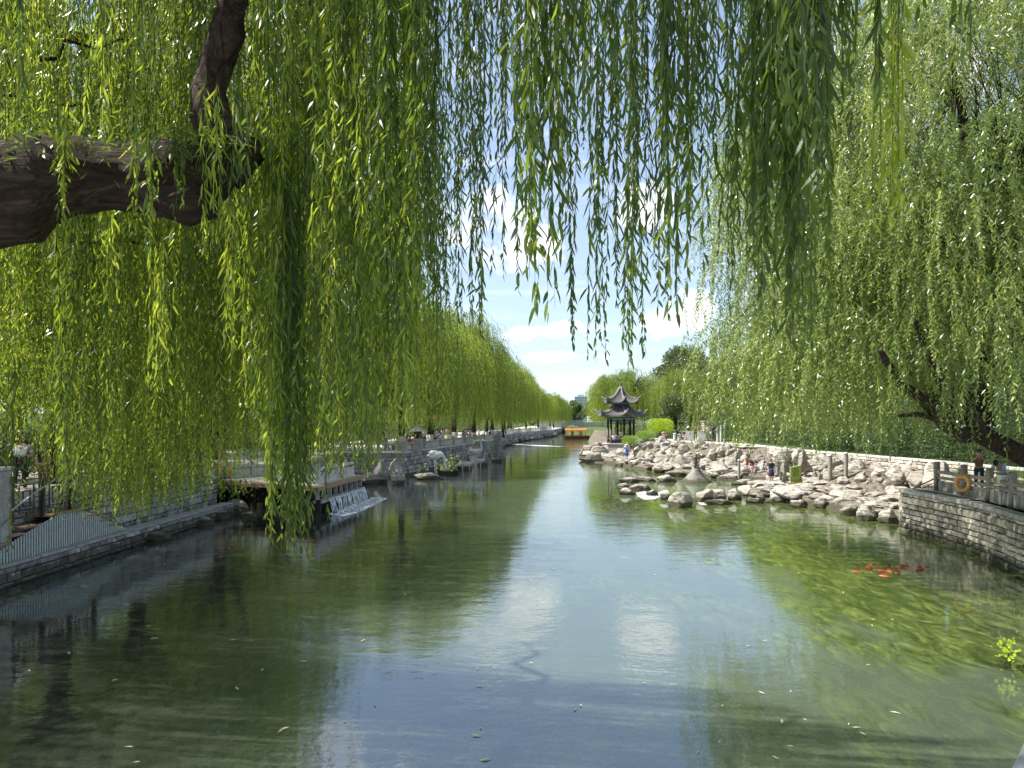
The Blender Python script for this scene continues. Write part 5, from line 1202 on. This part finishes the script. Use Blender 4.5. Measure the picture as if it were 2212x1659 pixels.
# left: pillar, lattice railing, stairs with slatted skirt
t = thing('stone_pillar', 'grey stone gate pillar with a tan cap at the left edge', 'pillar', (-14.75, 21.55, 0)); mb = MB(); mb.box((0, 0, 1.65), (.46, .46, 3.1)); mb.build('shaft', M['stone'], t, bevel=.02); mb = MB(); mb.box((0, 0, 3.26), (.56, .56, .1)); mb.build('cap', M['paving'], t, bevel=.02)
X0 = -14.62
t = thing('lattice_railing', 'dark brown fretwork railing with square spiral panels on the stair landing', 'railing', (X0, 21.9, 1.66))
def fret(y0, y1, z0, z1, w_=.035):
    m_ = MB()
    def v_(y, a, b): m_.box((0, y, (a + b) / 2), (w_, w_, b - a))
    def h_(z, a, b): m_.box((0, (a + b) / 2, z), (w_ * .9, b - a, w_))
    Y, Z = y1 - y0, z1 - z0
    for q in (0, 1): v_(y0 + Y * q, z0, z1); h_(z0 + Z * q, y0, y1)
    for f_ in (.22, .36):
        v_(y0 + Y * f_, z0 + Z * (.12 if f_ < .3 else .3), z1 - Z * (.12 if f_ < .3 else .3)); v_(y1 - Y * f_, z0 + Z * (.12 if f_ < .3 else .3), z1 - Z * (.12 if f_ < .3 else .3))
        h_(z0 + Z * (f_ * .6 + (.0 if f_ < .3 else .08)), y0 + Y * f_, y1 - Y * f_); h_(z1 - Z * (f_ * .6 + (.0 if f_ < .3 else .08)), y0 + Y * f_, y1 - Y * f_)
    h_((z0 + z1) / 2, y0, y0 + Y * .22); h_((z0 + z1) / 2, y1 - Y * .22, y1); v_((y0 + y1) / 2, z0, z0 + Z * .13); v_((y0 + y1) / 2, z1 - Z * .13, z1)
    return m_
for i in range(3): fret(i * 1.45 + .08, i * 1.45 + 1.3, .08, 1.2).build('lattice_panel', M['metal'], t)
for i in range(4):
    mb = MB(); mb.box((0, 0, .68), (.12, .12, 1.36)); mb.build('post', M['darkwood'], t, loc=(0, i * 1.45, 0), bevel=.01)
mb = MB(); mb.tube([(.1, 2.2, 1.2), (.1, 1.1, .85), (.1, -.2, .35)], .028, 8); mb.build('handrail', M['steel'], t, True)
t = thing('garden_stairs', 'double flight of brown treads with a grey slatted skirt facing the water', 'stairs', (-14.45, 20, 0))
prof_y = [14, 18.0, 21.2, 21.9, 22.6, 23.9, 25.3, 27.4, 28.0]; prof_z = [.56, .56, .97, 1.2, 1.38, 1.66, 1.6, .84, .66]
mb = MB(); y = 18.2
while y < 28:
    zt = float(np.interp(y, prof_y, prof_z)); mb.box((0, y - 20, (zt + .56) / 2), (.03, .052, zt - .56 + .01)); y += .125
mb.build('slat_screen', M['slat'], t)
mb = MB(); yy2 = np.linspace(18.2, 28, 40); zz2 = np.interp(yy2, prof_y, prof_z) - .03
for a_, b_, za_, zb_ in zip(yy2[:-1], yy2[1:], zz2[:-1], zz2[1:]): mb.add([(-.09, a_ - 20, .5), (-.09, b_ - 20, .5), (-.09, b_ - 20, zb_), (-.09, a_ - 20, za_), (-.13, a_ - 20, .5), (-.13, b_ - 20, .5), (-.13, b_ - 20, zb_), (-.13, a_ - 20, za_)], [(0, 1, 2, 3), (7, 6, 5, 4), (3, 2, 6, 7)])
mb.build('dark_backing', M['black_soil'], t)  # near-black sheet added behind the slats so their gaps read dark
mb = MB(); mb.box((0.0, 3.1, .55), (.07, 9.8, .06)); mb.build('lower_rail', M['slat'], t)
for i, (ya, za) in enumerate(((20.6, .95), (21.25, 1.12), (21.9, 1.3), (22.5, 1.46), (24.4, 1.68), (25.9, 1.42), (26.6, 1.14), (27.2, .9))):
    mb = MB(); L_2 = 2.2 if i == 4 else .66; mb.box((0, 0, 0), (1.1, L_2, .06)); mb.build('tread', M['brownwood'], t, bevel=.008, loc=(-.5, ya - 20, za))
mb = MB(); mb.box((-.5, 3.6, .55), (.9, 8.2, .5)); mb.build('stair_core', M['black_soil'], t)
# right quay balustrade
t = thing('quay_balustrade', 'weathered round posts with heavy rails and upright slabs along the right quay', 'balustrade', (16.4, 24.6, 1.78)); o_ = Vector((16.4, 24.6))
bp = [Vector(p) for p in ((17.45, 30.8), (17.3, 28.7), (16.95, 26.6), (16.42, 24.6), (16.15, 22.5), (15.95, 20.4), (15.8, 18.2), (15.7, 16), (15.65, 13.5), (15.6, 11), (15.55, 8.5))]
for i, p in enumerate(bp):
    q = p - o_; mb = MB(); mb.lathe([(.12, 0), (.115, .6), (.12, 1.12), (.125, 1.13), (.125, 1.17), (.09, 1.19)], n=12); mb.build('post', M['wood'], t, True, loc=(q.x, q.y, 0))
    if i < len(bp) - 1:
        a, b = q, bp[i + 1] - o_; L = (b - a).length; rz = math.atan2(b.y - a.y, b.x - a.x); c = (a + b) / 2
        for z_, h_ in ((.78, .13), (.55, .11)):
            mb = MB(); mb.box((0, 0, 0), (L - .18, .11, h_), rz); mb.build('rail', M['wood'], t, bevel=.015, loc=(c.x, c.y, z_))
        k = 5
        for j in range(k):
            if j == 1 and i % 2 == 0: continue
            s_ = a.lerp(b, (j + .75) / (k + .5)); mb = MB(); mb.box((0, 0, .22), (L / (k + 1.2), .07, .44 + rnd.uniform(-.03, .03)), rz); mb.build('infill_slab', M['stone'], t, bevel=.012, loc=(s_.x, s_.y, 0))
p = bp[1]; t = thing('lifebuoy', 'faded orange life ring hung on the quay balustrade', 'lifebuoy', (16.98, 28.25, 2.28), R(100))
def ring(mb, R_, r_, n=28, m=10):
    vs = [((R_ + r_ * math.cos(q)) * math.cos(p_), r_ * math.sin(q) * .9, (R_ + r_ * math.cos(q)) * math.sin(p_)) for p_ in (2 * math.pi * i / n for i in range(n)) for q in (2 * math.pi * j / m for j in range(m))]
    mb.add(vs, [(i * m + j, i * m + (j + 1) % m, ((i + 1) % n) * m + (j + 1) % m, ((i + 1) % n) * m + j) for i in range(n) for j in range(m)])
t.rotation_euler = (0, 0, R(112))
mb = MB(); ring(mb, .26, .075); mb.build('ring', M['ring'], t, True)
mb = MB()
for k in range(4):
    a = k * math.pi / 2 + .5; mb.tube([(.33 * math.cos(a + s_ * .12), -.085 * math.cos(s_ * .3), .33 * math.sin(a + s_ * .12)) for s_ in (-1, 0, 1)], .018, 6)
mb.build('strap', M['wood'], t)
for (x, y, z, rz, lb, mt) in ((-16.25, 40.95, 2.05, 22, 'orange life ring hanging face-on at the left end of the deck', 'ring'), (-15.3, 40.6, 1.85, 112, 'bright orange life ring seen edge-on at the deck corner post', 'orange')):
    t = thing('lifebuoy', lb, 'lifebuoy', (x, y, z), R(rz)); mb = MB(); ring(mb, .28, .09); mb.build('ring', M[mt], t, True)
# metal stair railing
t = thing('stair_railing', 'dark metal handrail with thin bars sloping up to the quay', 'railing', (17.15, 33.1, .55))
a = Vector((0, 0, 0)); b = Vector((.25, -2.45, .95)); mb = MB(); mb.tube([a + Vector((0, 0, .85)), b + Vector((0, 0, .85))], .028, 8); mb.tube([a + Vector((0, 0, .68)), b + Vector((0, 0, .68))], .014, 6); mb.tube([a + Vector((0, 0, .14)), b + Vector((0, 0, .14))], .014, 6); mb.build('handrail', M['metal'], t, True)
for k in (0, .45, 1): mb = MB(); q = a.lerp(b, k); mb.tube([(0, 0, -.15), (0, 0, .86)], .025, 8); mb.build('post', M['metal'], t, True, loc=tuple(q))
mb = MB()
for k in range(1, 13):
    q = a.lerp(b, k / 13); mb.tube([q + Vector((0, 0, .14)), q + Vector((0, 0, .68))], .009, 5)
mb.build('bar_lattice', M['metal'], t)
t = thing('quay_steps', 'stone steps rising from the ledge to the quay beside the metal railing', 'steps', (17.9, 32.9, 0))
for k in range(6):
    mb = MB(); mb.box((0, 0, 0), (1.3, .46, .2)); mb.build('step', M['stone_light'], t, bevel=.02, loc=(.1 + k * .02, -.42 * k + .2, .5 + k * .19))
# near bridge railing at the right corner
t = thing('bridge_railing', 'corner of the blue grey stone bridge railing at the bottom right', 'railing', (1.62, 2.2, 3.0))
# - Vector((1.62, 2.2, 3.0)), Vector(P(1060, 690, 2.6)) - Vector((1.62, 2.2, 3.0))
mb = MB(); mb.prism([(-.27, -.1), (.176, .4), (.98, 1.3), (1.4, 1.0), (.1, -.4)], .40, .55); mb.build('coping', M['stone'], t, bevel=.02)
mb = MB(); mb.prism([(-.2, -.1), (.2, .35), (1.0, 1.2), (1.3, 1.0), (.1, -.3)], -3.5, .40); mb.build('panel', M['stone'], t)

# posts, signs, steps on the right bank
def pxz(px, D, dz=0): x = (px - 512) / F * D; z = float(rightz(x, D)); return x, D, z + dz
for px, D, h, r_, lb, g in ((674.8, 80, 1.05, .17, 'pale stone bollard on the left of the pair by the walk', None), (679.2, 80.5, 1.05, .17, 'pale stone bollard on the right of the pair by the walk', None), (662, 79, .9, .15, 'short pale stone bollard below the lime topiary', None),
                            (739, 60, 1.5, .11, 'slim grey post standing alone above the pool rocks', None), (830, 45.5, 1.5, .13, 'left post of the pair right of the green sign', None), (846, 45, 1.5, .12, 'right post of the pair right of the green sign', None),
                            (717.5, 79, 1.9, .12, 'nearest of the beige posts beside the steps', None), (721, 80.5, 1.9, .12, 'middle of the beige posts beside the steps', None), (724.5, 82, 1.9, .12, 'farthest of the beige posts beside the steps', None)):
    x, y, z = pxz(px, D); t = thing('stone_post', lb, 'post', (x, y, z - .1)); mb = MB(); mb.lathe([(r_ * 1.05, -.2), (r_, .2), (r_, h), (r_ * .8, h + .08)], n=10); mb.build('shaft', M['stone_light'] if 'pale' in lb or 'beige' in lb else M['wood'], t, True)
    mb = MB(); mb.lathe([(r_ * 1.15, h + .02), (r_ * 1.15, h + .09), (r_ * .6, h + .14)], n=10); mb.build('cap', M['stone_light'], t, True)
x, y, z = pxz(795.5, 47.6); t = thing('sign_board', 'green information board with dark lines of text on a leaning frame', 'sign', (x, y, .35), R(12))
rotm = Matrix.Rotation(R(-10), 3, 'Y') @ Matrix.Rotation(R(14), 3, 'X')
mb = MB(); mb.box((0, 0, .95), (.74, .05, 1.05), rot=rotm); mb.build('board', M['signgreen'], t)
mb = MB(); mb.box((.1, -.035, .43), (.74, .05, .12), rot=rotm); mb.build('yellow_band', M['yellowband'], t)
mb = MB()
for k in range(7): mb.box(tuple(Vector((0, 0, .95)) + rotm @ Vector((rnd.uniform(-.03, .03), -.032, .40 - k * .085)) ), (rnd.uniform(.34, .5), .008, .03), rot=rotm)
mb.build('text', M['signink'], t)
for sx in (-.36, .38): mb = MB(); mb.tube([(sx + .12, .04, -.1), (sx, .04, 1.2)], .035, 8); mb.build('leg', M['wood'], t, loc=(0, 0, 0))
x, y, z = pxz(709, 91); t = thing('stone_pier', 'square block built pier with a cap beside the steps', 'pier', (x, y, 2.3)); mb = MB(); mb.box((0, 0, 1.1), (1.5, 1.5, 2.4)); mb.build('core', M['mortar'], t)
mb = MB(); q = [(-.76, .76), (-.76, -.76), (.76, -.76), (.76, .76)]; masonry(mb, [(-.76, -.76), (.76, -.76)], 0, 2.3, .3, .35, .7, .06); masonry(mb, [(-.76, .76), (-.76, -.76)], 0, 2.3, .3, .35, .7, .06); mb.build('stonework', M['masonry'], t); mb = MB(); mb.box((0, 0, 2.38), (1.75, 1.75, .16)); mb.build('cap', M['stone_light'], t, bevel=.02)
t = thing('stone_steps', 'flight of pale stone steps climbing behind the standing people', 'steps', (21.6, 88, 2.4))
for k in range(7): mb = MB(); mb.box((0, 0, 0), (2.6, .5, .17)); mb.build('step', M['stone_light'], t, bevel=.02, loc=(k * .06, k * .42, .05 + k * .165))
for px, py, wd, hh, lb in ((r5(1740, 500)[0], r5(0, 505)[1], 9, 20, 'tall narrow grey rock standing left of the green sign'), (r5(1800, 0)[0], r5(0, 540)[1], 8, 22, 'upright grey rock touching the left leg of the green sign'), (r5(2080, 0)[0], r5(0, 535)[1], 9, 13, 'slim upright rock right of the green sign'), (r5(2150, 0)[0], r5(0, 520)[1], 16, 18, 'large pale upright rock behind the post pair')):
    prock(TALL, px, py, wd, hh, lb, None, .45)
for i in range(34):
    yv = rnd.uniform(36, 60); x = 20.4 + rnd.uniform(0, 1.9); z = float(upper(yv))
    rock(ROUND if rnd.random() < .6 else TALL, (x, yv, z - .1), (rnd.uniform(.5, .9), rnd.uniform(.45, .8), rnd.uniform(.35, .7)), None, 'pale rounded rockery stone heaped below the retaining wall', 'rockery stones below the retaining wall')

# stone lantern, umbrella
t = thing('stone_lantern', 'squat grey stone lantern on the promenade behind the parapet corner', 'lantern', (-8.1, 64.5, LZ)); mb = MB(); mb.box((0, 0, .55), (.8, .8, 1.1)); mb.build('pedestal', M['stone'], t, bevel=.03); mb = MB(); mb.box((0, 0, 1.4), (.6, .6, .6)); mb.build('fire_box', M['mortar'], t, bevel=.03); mb = MB(); mb.lathe([(.75, 1.68), (.7, 1.75), (.25, 2.05), (.1, 2.25)], n=8); mb.build('cap', M['stone'], t)
t = thing('umbrella', 'white and lilac patterned umbrella held open on the left promenade', 'umbrella', (-18.9, 45, 2.15 + LZ)); mb = MB(); mb.lathe([(.62, 0), (.55, .12), (.38, .24), (.16, .31), (.02, .33)], n=16); mb.build('canopy', M['umbrella'], t, True); mb = MB(); mb.tube([(0, 0, -.8), (0, 0, .36)], .012, 6); mb.build('shaft', M['steel'], t)
# boat
t = thing('tour_boat', 'tour boat with an orange canopy moored below the far bridge', 'boat', (18.0, 212, 0), R(-4))
mb = MB(); mb.add([(-3.7, -.5, .6), (-3.2, -1.1, .55), (3.2, -1.1, .55), (4.2, 0, .75), (3.2, 1.1, .55), (-3.2, 1.1, .55), (-3.7, .5, .6), (-3.2, -.3, -.3), (-2.9, -.8, -.3), (3.0, -.8, -.3), (3.5, 0, -.3), (3.0, .8, -.3), (-2.9, .8, -.3), (-3.2, .3, -.3)], [tuple(range(7)), tuple(range(13, 6, -1))] + [(i, 7 + i, 7 + (i + 1) % 7, (i + 1) % 7) for i in range(7)]); mb.build('hull', M['darkwood'], t)
mb = MB(); mb.box((0, 0, .72), (6.2, 2.0, .3)); mb.build('gunwale', cloth('red', COL['red']), t)
mb = MB(); vs = []
for i in range(2):
    for k in range(9): a = math.pi * k / 8; vs.append(((-3 + 6 * i), 1.25 * math.cos(a), 2.35 + .38 * math.sin(a)))
mb.add(vs, [(k, k + 1, 10 + k, 9 + k) for k in range(8)] + [tuple(range(9)), tuple(range(17, 8, -1))]); mb.build('canopy', M['orange'], t)
mb = MB(); [mb.box((0, s_ * 1.24, 2.2), (6, .03, .34)) for s_ in (-1, 1)]; mb.build('canopy_fringe', M['ring'], t)
for sx in (-2.8, -1, 1, 2.8):
    for sy in (-1.1, 1.1): mb = MB(); mb.tube([(0, 0, .6), (0, 0, 2.4)], .05, 6); mb.build('canopy_post', M['darkwood'], t, loc=(sx, sy, 0))
# far bridge
t = thing('stone_bridge', 'small pale arched stone bridge closing the far canal', 'bridge', (27, 335, 0)); mb = MB()
n_ = 24; top = []
for s0, s1, ra in ((-14, -5.6, 1), (-5.2, 5.2, 1.25), (5.6, 14, 1)):
    c = (s0 + s1) / 2; w2 = (s1 - s0) / 2; zc = .2
    for k in range(12):
        a0, a1 = math.pi * k / 12, math.pi * (k + 1) / 12; xa, za = c - w2 * math.cos(a0) * .86, zc + 2.4 * ra * math.sin(a0); xb, zb = c - w2 * math.cos(a1) * .86, zc + 2.4 * ra * math.sin(a1)
        mb.add([(xa, -1.5, za), (xb, -1.5, zb), (xb, -1.5, 4.4), (xa, -1.5, 4.4), (xa, 1.5, za), (xb, 1.5, zb), (xb, 1.5, 4.4), (xa, 1.5, 4.4)], [(0, 1, 2, 3), (7, 6, 5, 4), (0, 4, 5, 1), (3, 2, 6, 7)])
for xp in (-14.4, -5.4, 5.4, 14.4): mb.box((xp, 0, 1.7), (1.7, 3.3, 5.4))
mb.build('arches', M['stone'], t); mb = MB(); mb.box((0, 0, 4.5), (32, 3.5, .22)); mb.build('deck', M['stone_light'], t)
for s_ in (-1, 1):
    mb = MB(); mb.box((0, s_ * 1.6, 5.35), (32, .2, .14)); [mb.box((-15.5 + k * 1.03, s_ * 1.6, 4.95), (.16, .16, .75)) for k in range(31)]; mb.build('parapet', M['stone_light'], t)
def tower(label, x, y, w_, d_, h, mat, fl=3.3):
    t = thing('tower_block', label, 'building', (x, y, 2)); mb = MB(); mb.box((0, 0, h / 2), (w_, d_, h)); mb.build('wall', M[mat], t); mb = MB(); k = int(h / fl)
    for i in range(k): mb.box((0, -d_ / 2 - .05, 1.8 + i * fl), (w_ * .9, .3, fl * .5))
    mb.build('window_strip', M['glass'], t); mb = MB(); mb.box((0, 0, h + 1.2), (w_ * .5, d_ * .5, 2.4)); mb.build('roof_house', M['concrete'], t)
tower('distant pale block with window bands peeping over the trees at the canal end', 82, 900, 15, 12, 33, 'concrete')
tower('distant blue glass tower behind the willow shoots above the pavilion', 141, 900, 13, 12, 62, 'concrete')

# statue on the cone
J = dict(pelvis=(0, 0, .12), waist=(0, .02, .3), chest=(0, .0, .5), neck=(0, -.01, .64), head=(0, -.04, .72), crown=(0, -.05, .82), hipl=(.09, -.03, .1), kneel=(.14, -.2, .16), anklel=(.05, -.08, -.14), hipr=(-.09, -.03, .1), kneer=(-.12, -.2, .1), ankler=(-.12, -.12, -.2),
         shl=(.14, 0, .57), elbl=(.19, -.05, .36), wril=(.06, -.16, .28), shr=(-.14, 0, .57), elbr=(-.2, .03, .36), wrir=(-.15, -.12, .22))
rd = dict(pelvis=(.13, .11), waist=(.10, .08), chest=(.11, .08), neck=.045, head=(.07, .08), crown=.05, hip=.08, knee=.06, ankle=.035, sh=.05, elb=.035, wri=.025)
bn = [('pelvis', 'waist'), ('waist', 'chest'), ('chest', 'neck'), ('neck', 'head'), ('head', 'crown')] + [(a + s_, b + s_) for s_ in 'lr' for a, b in (('hip', 'knee'), ('knee', 'ankle'), ('sh', 'elb'), ('elb', 'wri'))] + [('pelvis', 'hipl'), ('pelvis', 'hipr'), ('chest', 'shl'), ('chest', 'shr')]
me = skin_mesh('seated_figure', J, bn, {k: rd.get(k, rd.get(k[:-1])) for k in J}); o = link('statue', me, M['bronze'], None, (CONE[0], CONE[1], CONE[2] + .02)); o.scale = (1.25, 1.25, 1.25)
tag(o, 'dark bronze figure seated on the tip of the cone rock', 'statue')

# crane statues
def crane(px, py, h, bend, label, rz, mat='crane', fat=1.0):
    x, y, _ = W(px, py); t = thing('crane_statue', label, 'statue', (x, y, 0), rz, 'crane statues wading by the left wall'); s_ = h / 2.0
    if bend == 'up': J = dict(tail=(0, .62, .95), rump=(0, .38, 1.05), body=(0, .08, 1.15), breast=(0, -.2, 1.22), n1=(0, -.33, 1.38), n2=(0, -.30, 1.62), n3=(0, -.30, 1.82), head=(0, -.38, 1.92), beak=(0, -.66, 1.86))
    elif bend == 'down': J = dict(tail=(0, .5, 1.35), rump=(0, .3, 1.5), body=(0, 0, 1.62), breast=(0, -.3, 1.6), n1=(0, -.52, 1.5), n2=(0, -.62, 1.25), n3=(0, -.6, 1.0), head=(0, -.66, .85), beak=(0, -.75, .58))
    else: J = dict(tail=(0, .45, .95), rump=(0, .28, 1.1), body=(0, .05, 1.2), breast=(0, -.14, 1.24), n1=(0, -.2, 1.34), n2=(0, -.12, 1.42), n3=(0, -.14, 1.5), head=(0, -.24, 1.5), beak=(0, -.45, 1.42))
    ks = list(J); rr = dict(tail=.05, rump=.13, body=.2, breast=.16, n1=.08, n2=.05, n3=.045, head=.06, beak=.012)
    me = skin_mesh('crane_body', J, list(zip(ks, ks[1:])), {k: rr[k] * fat for k in ks}, 'body'); bm_ = bmesh.new(); bm_.from_mesh(me); mb = MB(); bz = J['body'][2]
    for q in (-1, 1): mb.tube([(q * .07, .05, bz - .1), (q * .08, .12, bz * .5), (q * .08, .02, -.3)], [.035, .02, .022], 6)
    tm = mb.mesh('t'); bm_.from_mesh(tm); bm_.to_mesh(me); bm_.free()
    for q in (-1, 1): pass
    o = link('body', me, M[mat], t, None, True); t.scale = (s_, s_, s_)
    mb = MB(); mb.ball((0, .22, bz + .05), (.2 * fat, .42, .15 * fat), 10, 6); mb.ball((0, .6, bz - .12), (.1, .2, .09), 8, 5); mb.build('folded_wings', M[mat], t, True); return t
crane(477, 470, 3.0, 'up', 'largest grey crane statue with its head held high', R(60), fat=1.05)
crane(481.5, 472, 1.8, 'up', 'small pale crane statue right in front of the largest one', R(80), 'stone_light')
crane(463.5, 476, 1.7, 'rest', 'round bodied crane statue alone between the bent one and the largest', R(70), 'stone_light', 1.15)
crane(470.3, 474, 1.5, 'rest', 'small crane statue just left of the largest', R(95), 'crane', 1.1)
crane(437, 479, 2.5, 'down', 'broad grey crane statue bending its neck down to the water', R(60), fat=1.3)

# ------------------------------------------------------------------ koi and drifting leaves
def fish_mesh():
    m_ = MB(); n = 10; prof = [(-.22, .012), (-.15, .03), (-.05, .055), (.06, .062), (.15, .045), (.21, .018)]
    vs = []
    for i, (y, r_) in enumerate(prof):
        for k in range(n): a = 2 * math.pi * k / n; vs.append((r_ * .8 * math.cos(a) + .02 * math.sin(y * 12), y, r_ * math.sin(a)))
    fs = [(i * n + k, i * n + (k + 1) % n, (i + 1) * n + (k + 1) % n, (i + 1) * n + k) for i in range(len(prof) - 1) for k in range(n)] + [tuple(range(n))[::-1], tuple((len(prof) - 1) * n + k for k in range(n))]
    m_.add(vs, fs); m_.add([(0, -.2, 0), (.02, -.36, .07), (-.01, -.30, 0), (.02, -.35, -.06)], [(0, 1, 2), (0, 2, 3)]); m_.add([(0, .08, .05), (0, -.08, .045), (.0, -.04, .10), (0, .05, .095)], [(0, 1, 2, 3)])
    for q in (-1, 1): m_.add([(q * .045, .08, -.02), (q * .12, .03, -.03), (q * .10, -.01, -.03), (q * .04, .04, -.02)], [(0, 1, 2, 3)])
    return m_.mesh('koi')
fm = fish_mesh(); fm.materials.append(M['koi']); fm.polygons.foreach_set('use_smooth', [True] * len(fm.polygons))
def koi(px, py, s_, label, group, mat='koi', z=-.07):
    x, y, _ = W(px, py); o = bpy.data.objects.new('koi', fm); C.objects.link(o); o.location = (x, y, z); o.rotation_euler = (0, 0, rnd.gauss(R(75), .7)); o.scale = (s_ * 1.3, s_, s_)
    o.material_slots[0].link = 'OBJECT'; o.material_slots[0].material = M[mat]; tag(o, label, 'fish', group)
for i in range(26):
    koi(893 + rnd.gauss(0, 17), 569.5 + rnd.gauss(0, 3.0), rnd.uniform(.8, 1.3), 'orange red koi in the dense school near the right quay', 'school of koi near the right quay', 'koi', rnd.uniform(-.09, -.03))
for px, py, lb in ((503, 613, 'orange koi alone in the cloud reflection'), (472, 712, 'small orange koi left of the pale pair near the bottom'), (520, 752, 'left koi of the pair at the bottom edge'), (549, 748, 'right koi of the pair at the bottom edge'), (560, 712, 'small koi in the bottom middle of the canal'), (665, 600, 'faint koi in the sky reflection right of the bright patch'), (703, 625, 'faint koi farthest right in the sky reflection')):
    koi(px, py, .8, lb, None, 'koi_pale', -.2)
lfm = MB(); lfm.add([(0, -.06, 0), (.012, 0, .004), (0, .07, 0), (-.012, 0, .004)], [(0, 1, 2, 3)]); lfme = lfm.mesh('floating_leaf'); lfme.materials.append(M['koi_pale'])
yl = simple('yellowed_leaf', (.55, .52, .28), .6, .3, 20)
lfme.materials.clear(); lfme.materials.append(yl)
for i in range(70):
    px, py = rnd.uniform(20, 900), rnd.uniform(520, 765); x, y, _ = W(px, py)
    if abs(x) > 13: continue
    o = bpy.data.objects.new('floating_leaf', lfme); C.objects.link(o); o.location = (x, y, .014); o.rotation_euler = (0, 0, rnd.random() * 6.28); s_ = rnd.uniform(.7, 1.5); o.scale = (s_ * 1.4, s_, s_)
    tag(o, 'tiny yellowed willow leaf floating on the water', 'leaf', 'fallen willow leaves on the water')

# ------------------------------------------------------------------ people
def PP(px, D, z): return ((px - 512) / F * D, D, z)
person('photo', PP(695.3, 81, 2.55), R(0), 'black', 'black', 'person in black standing facing the water with hands raised to the face', s=1.0)
person('walk', PP(707.5, 82.5, 2.55), R(200), 'white', 'grey', 'person in a white top walking away beside one in navy', s=1.0)
person('stand', PP(712.8, 81.5, 2.55), R(190), 'navy', 'navy', 'person in dark navy clothes standing next to one in white', s=1.02)
person('sit', PP(683.5, 86, 2.5), R(15), 'brown', 'grey', 'person seated on the step at the foot of the steps, light trousers')
person('sit', PP(680.5, 87, 2.5), R(-10), 'black', 'black', 'person in black seated left of the one in light trousers')
person('sit', PP(664, 84, 2.5), R(20), 'pink', 'black', 'person in pink seated below the lime topiary')
person('photo', PP(626.8, 79.5, .52), R(-40), 'blue', 'blue', 'person in a long blue dress and pale hat standing by the water', skirt=True, hat='white')
person('lean', PP(634.5, 81, .62), R(100), 'white', 'brown', 'person in white bending over next to the one in blue')
for px, dy, rz, c, lb in ((613.8, -1.2, 170, 'white', 'leftmost person in white seated with back turned in the pavilion'), (618.3, -1.25, 185, 'sky', 'person in pale blue seated beside the front column of the pavilion'), (626.5, -.8, 220, 'black', 'person in black seated at the right side of the pavilion')):
    person('sit', (PP(px, 92 + dy, 1.97)), R(rz), c, 'navy', lb)
person('stand', PP(747, 57.5, .95), R(30), 'grey', 'red', 'child in a red skirt standing among the pool rocks', skirt=True, s=.68)
person('crouch', PP(753.5, 55.5, .75), R(-30), 'pink', 'white', 'child in pink crouching on the rocks', s=.75)
person('crouch', PP(762, 56, .85), R(20), 'white', 'sky', 'person in white crouching on the rocks near the tall dark figure', s=.9)
person('sit', PP(768, 52, .35), R(-20), 'white', 'pink', 'small child in white sitting at the feet of the tall dark figure', s=.55)
person('stand', PP(771.3, 49.8, .52), R(10), 'navy', 'navy', 'person in a long dark dress standing on the rocks beside the green sign', skirt=True, s=.95)
person('photo', PP(979, 30.6, 1.78), R(-30), 'brown', 'navy', 'person in brown and navy behind the balustrade right of the life ring', s=1.0)
person('lean', PP(1004, 27.6, 1.78), R(-60), 'sky', 'grey', 'person in pale blue bending over beside the white buckets', s=1.0)
t = thing('bucket', 'white plastic bucket resting on the balustrade rail at the right edge', 'bucket', (16.75, 25.6, 2.42)); mb = MB(); mb.lathe([(.13, 0), (.17, .34), (.185, .35), (.185, .37), (.15, .36), (.12, .05)], n=16); mb.build('pail', M['white'], t, True); mb = MB(); mb.tube([(.18 * math.cos(a), 0, .35 + .16 * math.sin(a)) for a in [math.pi * k / 8 for k in range(9)]], .008, 5); mb.build('handle', M['steel'], t)
person('lean', (-15.95, 24.3, LZ + .35), R(200), 'white', 'black', 'man in a white T-shirt bending away from the camera on the left terrace', s=1.08)
person('stand', (-15.9, 25.4, LZ + .1), R(80), 'black', 'brown', 'person in black beside the bending man in white, half hidden by the trunk', s=1.0)
mb = MB(); mb.prism([(-30, 15), (-15.35, 15), (-15.35, 26.0), (-30, 26.0)], LZ, LZ + .34); structure(mb.build('left_pavement', M['paving']))
person('stand', (-18.2, 47, LZ), R(20), 'purple', 'pink', 'person in a lilac patterned shirt standing behind the deck')
person('stand', (-18.9, 45.1, LZ), R(-30), 'grey', 'navy', 'person under the open umbrella')
person('walk', (-19.6, 40, LZ), R(60), 'sky', 'grey', 'person in pale blue walking behind the white parapet')
tops = ['white', 'grey', 'red', 'pink', 'navy', 'white', 'black', 'sky', 'khaki', 'purple']; kinds = ['stand', 'sit', 'walk', 'lean', 'photo']
words_ = dict(stand='standing', sit='seated', walk='walking', lean='leaning forward', photo='with raised hands')
for i in range(34):
    y = 64.5 + i * 1.5 + rnd.uniform(-.4, .4); x = edge_x(y) - rnd.choice((1.0, 1.6, 2.6, 4.0, 5.5)); k = rnd.choice(kinds); c = rnd.choice(tops); b = rnd.choice(('black', 'navy', 'grey', 'khaki'))
    person(k, (x, y, LZ), rnd.random() * 6.28, c, b, 'promenader in %s %s under the left willow row behind the baluster parapet' % (c if c != 'sky' else 'pale blue', words_[k]), 'people on the shaded left promenade', skirt=rnd.random() < .25)
# merchandise tables / benches in the shade
for i in range(5):
    y = 67 + i * 9.5; t = thing('stone_bench', 'pale stone bench under the left willow row', 'bench', (edge_x(y) - 2.7, y, LZ), R(82), 'stone benches under the left willows')
    mb = MB(); mb.box((0, 0, .46), (2.4, .5, .1)); mb.build('seat', M['stone_light'], t, bevel=.02)
    for sx in (-.9, .9): mb = MB(); mb.box((0, 0, .2), (.3, .42, .42)); mb.build('leg', M['stone'], t, loc=(sx, 0, 0))
print('objects', len(bpy.data.objects), 'script end')
